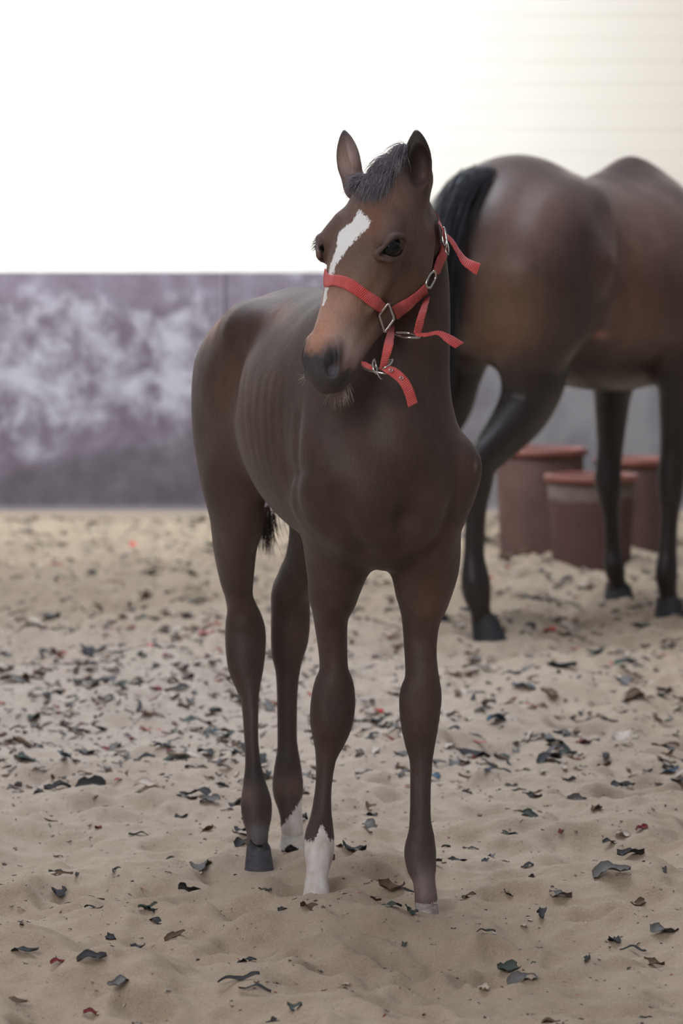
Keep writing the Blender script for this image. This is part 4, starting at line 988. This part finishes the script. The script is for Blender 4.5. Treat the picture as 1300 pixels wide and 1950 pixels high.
def build_shreds():
    rg = np.random.default_rng(77); kinds = ['strip', 'flake', 'leaf', 'leaf']; meshes = {}
    names = ['dark_felt', 'grey_felt', 'brown_felt', 'green_grey_felt', 'pale_felt', 'maroon_felt']; wts = [.40, .17, .20, .11, .10, .02]
    shapes = [(k, shred_shape(rg, k)) for k in kinds*5]
    for ci, nm in enumerate(names+['red_felt', 'blue_felt', 'pink_felt']):
        for si, (k, (V, F)) in enumerate(shapes):
            me = bpy.data.meshes.new('felt_shred'); me.from_pydata([tuple(v) for v in V], [], F); me.polygons.foreach_set('use_smooth', [True]*len(me.polygons)); me.materials.append(SM[nm]); meshes[(nm, si)] = me
    tones = {'dark_felt': 'dark grey', 'grey_felt': 'mid grey', 'brown_felt': 'brown', 'green_grey_felt': 'greenish grey', 'pale_felt': 'pale', 'maroon_felt': 'maroon'}
    forms = {'strip': 'strip', 'flake': 'flake', 'leaf': 'scrap'}
    def put(nm, si, x, y, size, rz, label, group=None, tilt=0, lift=-.003):
        o = bpy.data.objects.new('felt_shred', meshes[(nm, si)]); COL.objects.link(o)
        o.location = (x, y, hz(x, y)+lift); o.rotation_euler = (tilt, rg.normal(0, .15), rz); o.scale = (size, size, size)
        tag(o, label, 'shred', group)
    # the ones that stand out, each where it lies
    def gp(px, py):
        ys = np.arange(6.4, 15, .01); q = np.array([P(px, py, y) for y in ys]); h = height(q[None, :, 0].copy(), q[None, :, 1].copy())[0]
        i = int(np.argmax(q[:, 2] < h)); return q[i, 0], q[i, 1]
    for px, py, nm, si, size, rz, lab in [
        (720, 1360, 'red_felt', 1, .036, .2, 'bright red felt scrap between the foal\'s front legs'),
        (1165, 1672, 'grey_felt', 5, .085, .1, 'large pale grey curled felt piece right of the foal\'s hooves'),
        (1075, 1432, 'dark_felt', 2, .070, -.2, 'upright dark curled scrap on the sand right of the foal\'s knees'),
        (1222, 1580, 'maroon_felt', 1, .034, .3, 'maroon felt scrap near the right border of the sand'),
        (1068, 1590, 'maroon_felt', 2, .030, 1.2, 'small maroon scrap between two grey shreds'),
        (1185, 1595, 'pale_felt', 1, .045, .4, 'pale crumpled scrap beside the maroon one'),
        (110, 1838, 'maroon_felt', 5, .030, .3, 'maroon scrap on a sand ridge at the lower left corner'),
        (175, 1935, 'maroon_felt', 9, .036, .2, 'maroon scrap at the bottom border beneath a dark shred'),
        (225, 1885, 'grey_felt', 6, .07, .8, 'large grey curled felt piece at the lower left'),
        (175, 1832, 'dark_felt', 9, .06, .1, 'dark folded scrap on the ridge at the lower left'),
        (455, 1868, 'dark_felt', 4, .085, .15, 'long dark felt strip at the bottom'),
        (485, 1890, 'dark_felt', 8, .065, -.1, 'black tapering strip lying in front of the longer strip'),
        (400, 1530, 'grey_felt', 1, .055, .1, 'grey rounded scrap left of the foal\'s hind hoof'),
        (925, 1778, 'dark_felt', 12, .05, .5, 'short dark scrap at the foot of a sand mound'),
        (910, 1418, 'pink_felt', 4, .05, -.3, 'faded pink felt strip right of the foal\'s cannon'),
        (928, 1468, 'blue_felt', 1, .022, .1, 'tiny blue felt scrap on the sand'),
        (415, 1192, 'red_felt', 5, .03, .1, 'small orange red scrap left of the foal\'s hock'),
        (225, 1490, 'red_felt', 2, .022, .4, 'tiny red scrap at the left among grey shreds'),
        (1205, 1815, 'dark_felt', 16, .06, -.3, 'dark curved strip at the lower right'),
        (1245, 1840, 'brown_felt', 13, .045, -.2, 'brown folded scrap at the lower right corner'),
        (1160, 1608, 'dark_felt', 9, .04, .5, 'dark scrap left of the pale crumpled one'),
        (740, 1700, 'brown_felt', 13, .07, .9, 'brown rumpled scrap in the hollow between the front hooves')]:
        x, y = gp(px, py); put(nm, si, x, y, size*.88, rz, lab, None, .25, .001)
    # individuals, nearest part of the sand
    spots = []; tries = 0
    while len(spots) < 262 and tries < 20000:
        tries += 1; y = math.sqrt(rg.uniform(6.72**2, 10.0**2)); x = rg.uniform(-1, 1)*.0835*y
        if rg.uniform() > density(x, y)/1.5 or near_foot(x, y): continue
        nm = names[rg.choice(len(names), p=wts)]; si = int(rg.integers(len(shapes))); size = float(np.clip(rg.lognormal(-3.2, .4), .02, .09))
        px = 650+x/y*FPX; py = 459+1.3*FPX/y
        row = 'behind the hooves' if py < 1560 else 'level with the hooves' if py < 1720 else 'before the hooves' if py < 1830 else 'near the bottom edge'
        col = 'left side' if px < 440 else 'middle' if px < 860 else 'right side'
        sz = 'small' if size < .034 else 'medium' if size < .05 else 'large'
        spots.append((x, nm, si, y, size, '%s %s felt %s' % (sz, tones[nm], forms[shapes[si][0]]), row, col, px))
    order_ = ['first', 'second', 'third', 'fourth', 'fifth', 'sixth', 'seventh', 'eighth', 'ninth', 'tenth', 'eleventh', 'twelfth']
    for sp in spots:
        x, nm, si, y, size, look, row, col, px = sp
        same = sorted([q for q in spots if q[5:8] == sp[5:8]], key=lambda q: q[8]); k = same.index(sp)
        lab = '%s, %s, %s' % (look, row, col) if len(same) == 1 else '%s, %s from left %s, %s' % (look, order_[min(k, 11)], row, col)
        put(nm, si, x, y, size, rg.uniform(0, 6.28), lab, '%s felt shreds on the sand' % tones[nm], rg.normal(0, .25))
    # the rest: one object
    small = [shred_shape(rg, k, 6, 3) for k in kinds*6]
    VV = []; FF_ = []; MI = []; order = names+['red_felt', 'pink_felt', 'blue_felt']; w2 = [.21, .22, .21, .12, .18, .03, .01, .01, .01]; n = 0; base = 0
    xs = []; ys = []
    while n < 24000:
        if n < 8200: y = math.sqrt(rg.uniform(9.6**2, 19.0**2)); x = rg.uniform(-1, 1)*(.088*y+.1)
        elif n < 17500: y = math.sqrt(rg.uniform(6.4**2, 14.**2)); x = rg.uniform(-1, 1)*(.0846*y+.05)
        else:
            y = rg.uniform(5, 19); x = rg.uniform(-4.5, 4.5)
            if abs(x) < .088*y: continue
        if rg.uniform() > (density(x, y)/1.5 if n < 17500 else .6) or near_foot(x, y): continue
        xs.append(x); ys.append(y); n += 1
    hh = height(np.array(xs)[None, :].copy(), np.array(ys)[None, :].copy())[0]
    for i, (x, y) in enumerate(zip(xs, ys)):
        V, F = small[int(rg.integers(len(small)))]
        size = float(np.clip(rg.lognormal(-3.65, .55), .010, .09)) if not 8200 <= i < 17500 else float(rg.uniform(.004, .015)); a = rg.uniform(0, 6.28); ca, sa = math.cos(a), math.sin(a)
        ti = rg.normal(0, .25); W = V*size; W = np.stack([W[:, 0]*ca-W[:, 1]*sa, W[:, 0]*sa+W[:, 1]*ca, W[:, 2]+W[:, 0]*ti], 1)+np.array([x, y, hh[i]-.002])
        VV.append(W); FF_.append(np.array(F)+base); base += len(V); MI += [int(rg.choice(len(order), p=w2))]*len(F)
    o = mesh_obj('felt_litter', np.concatenate(VV), np.concatenate(FF_), SM[order[0]])
    for nm in order[1:]: o.data.materials.append(SM[nm])
    o.data.polygons.foreach_set('material_index', np.array(MI, np.int32))
    tag(o, 'fine felt shreds mixed through the whole sand floor', 'litter', kind='stuff')
build_shreds()
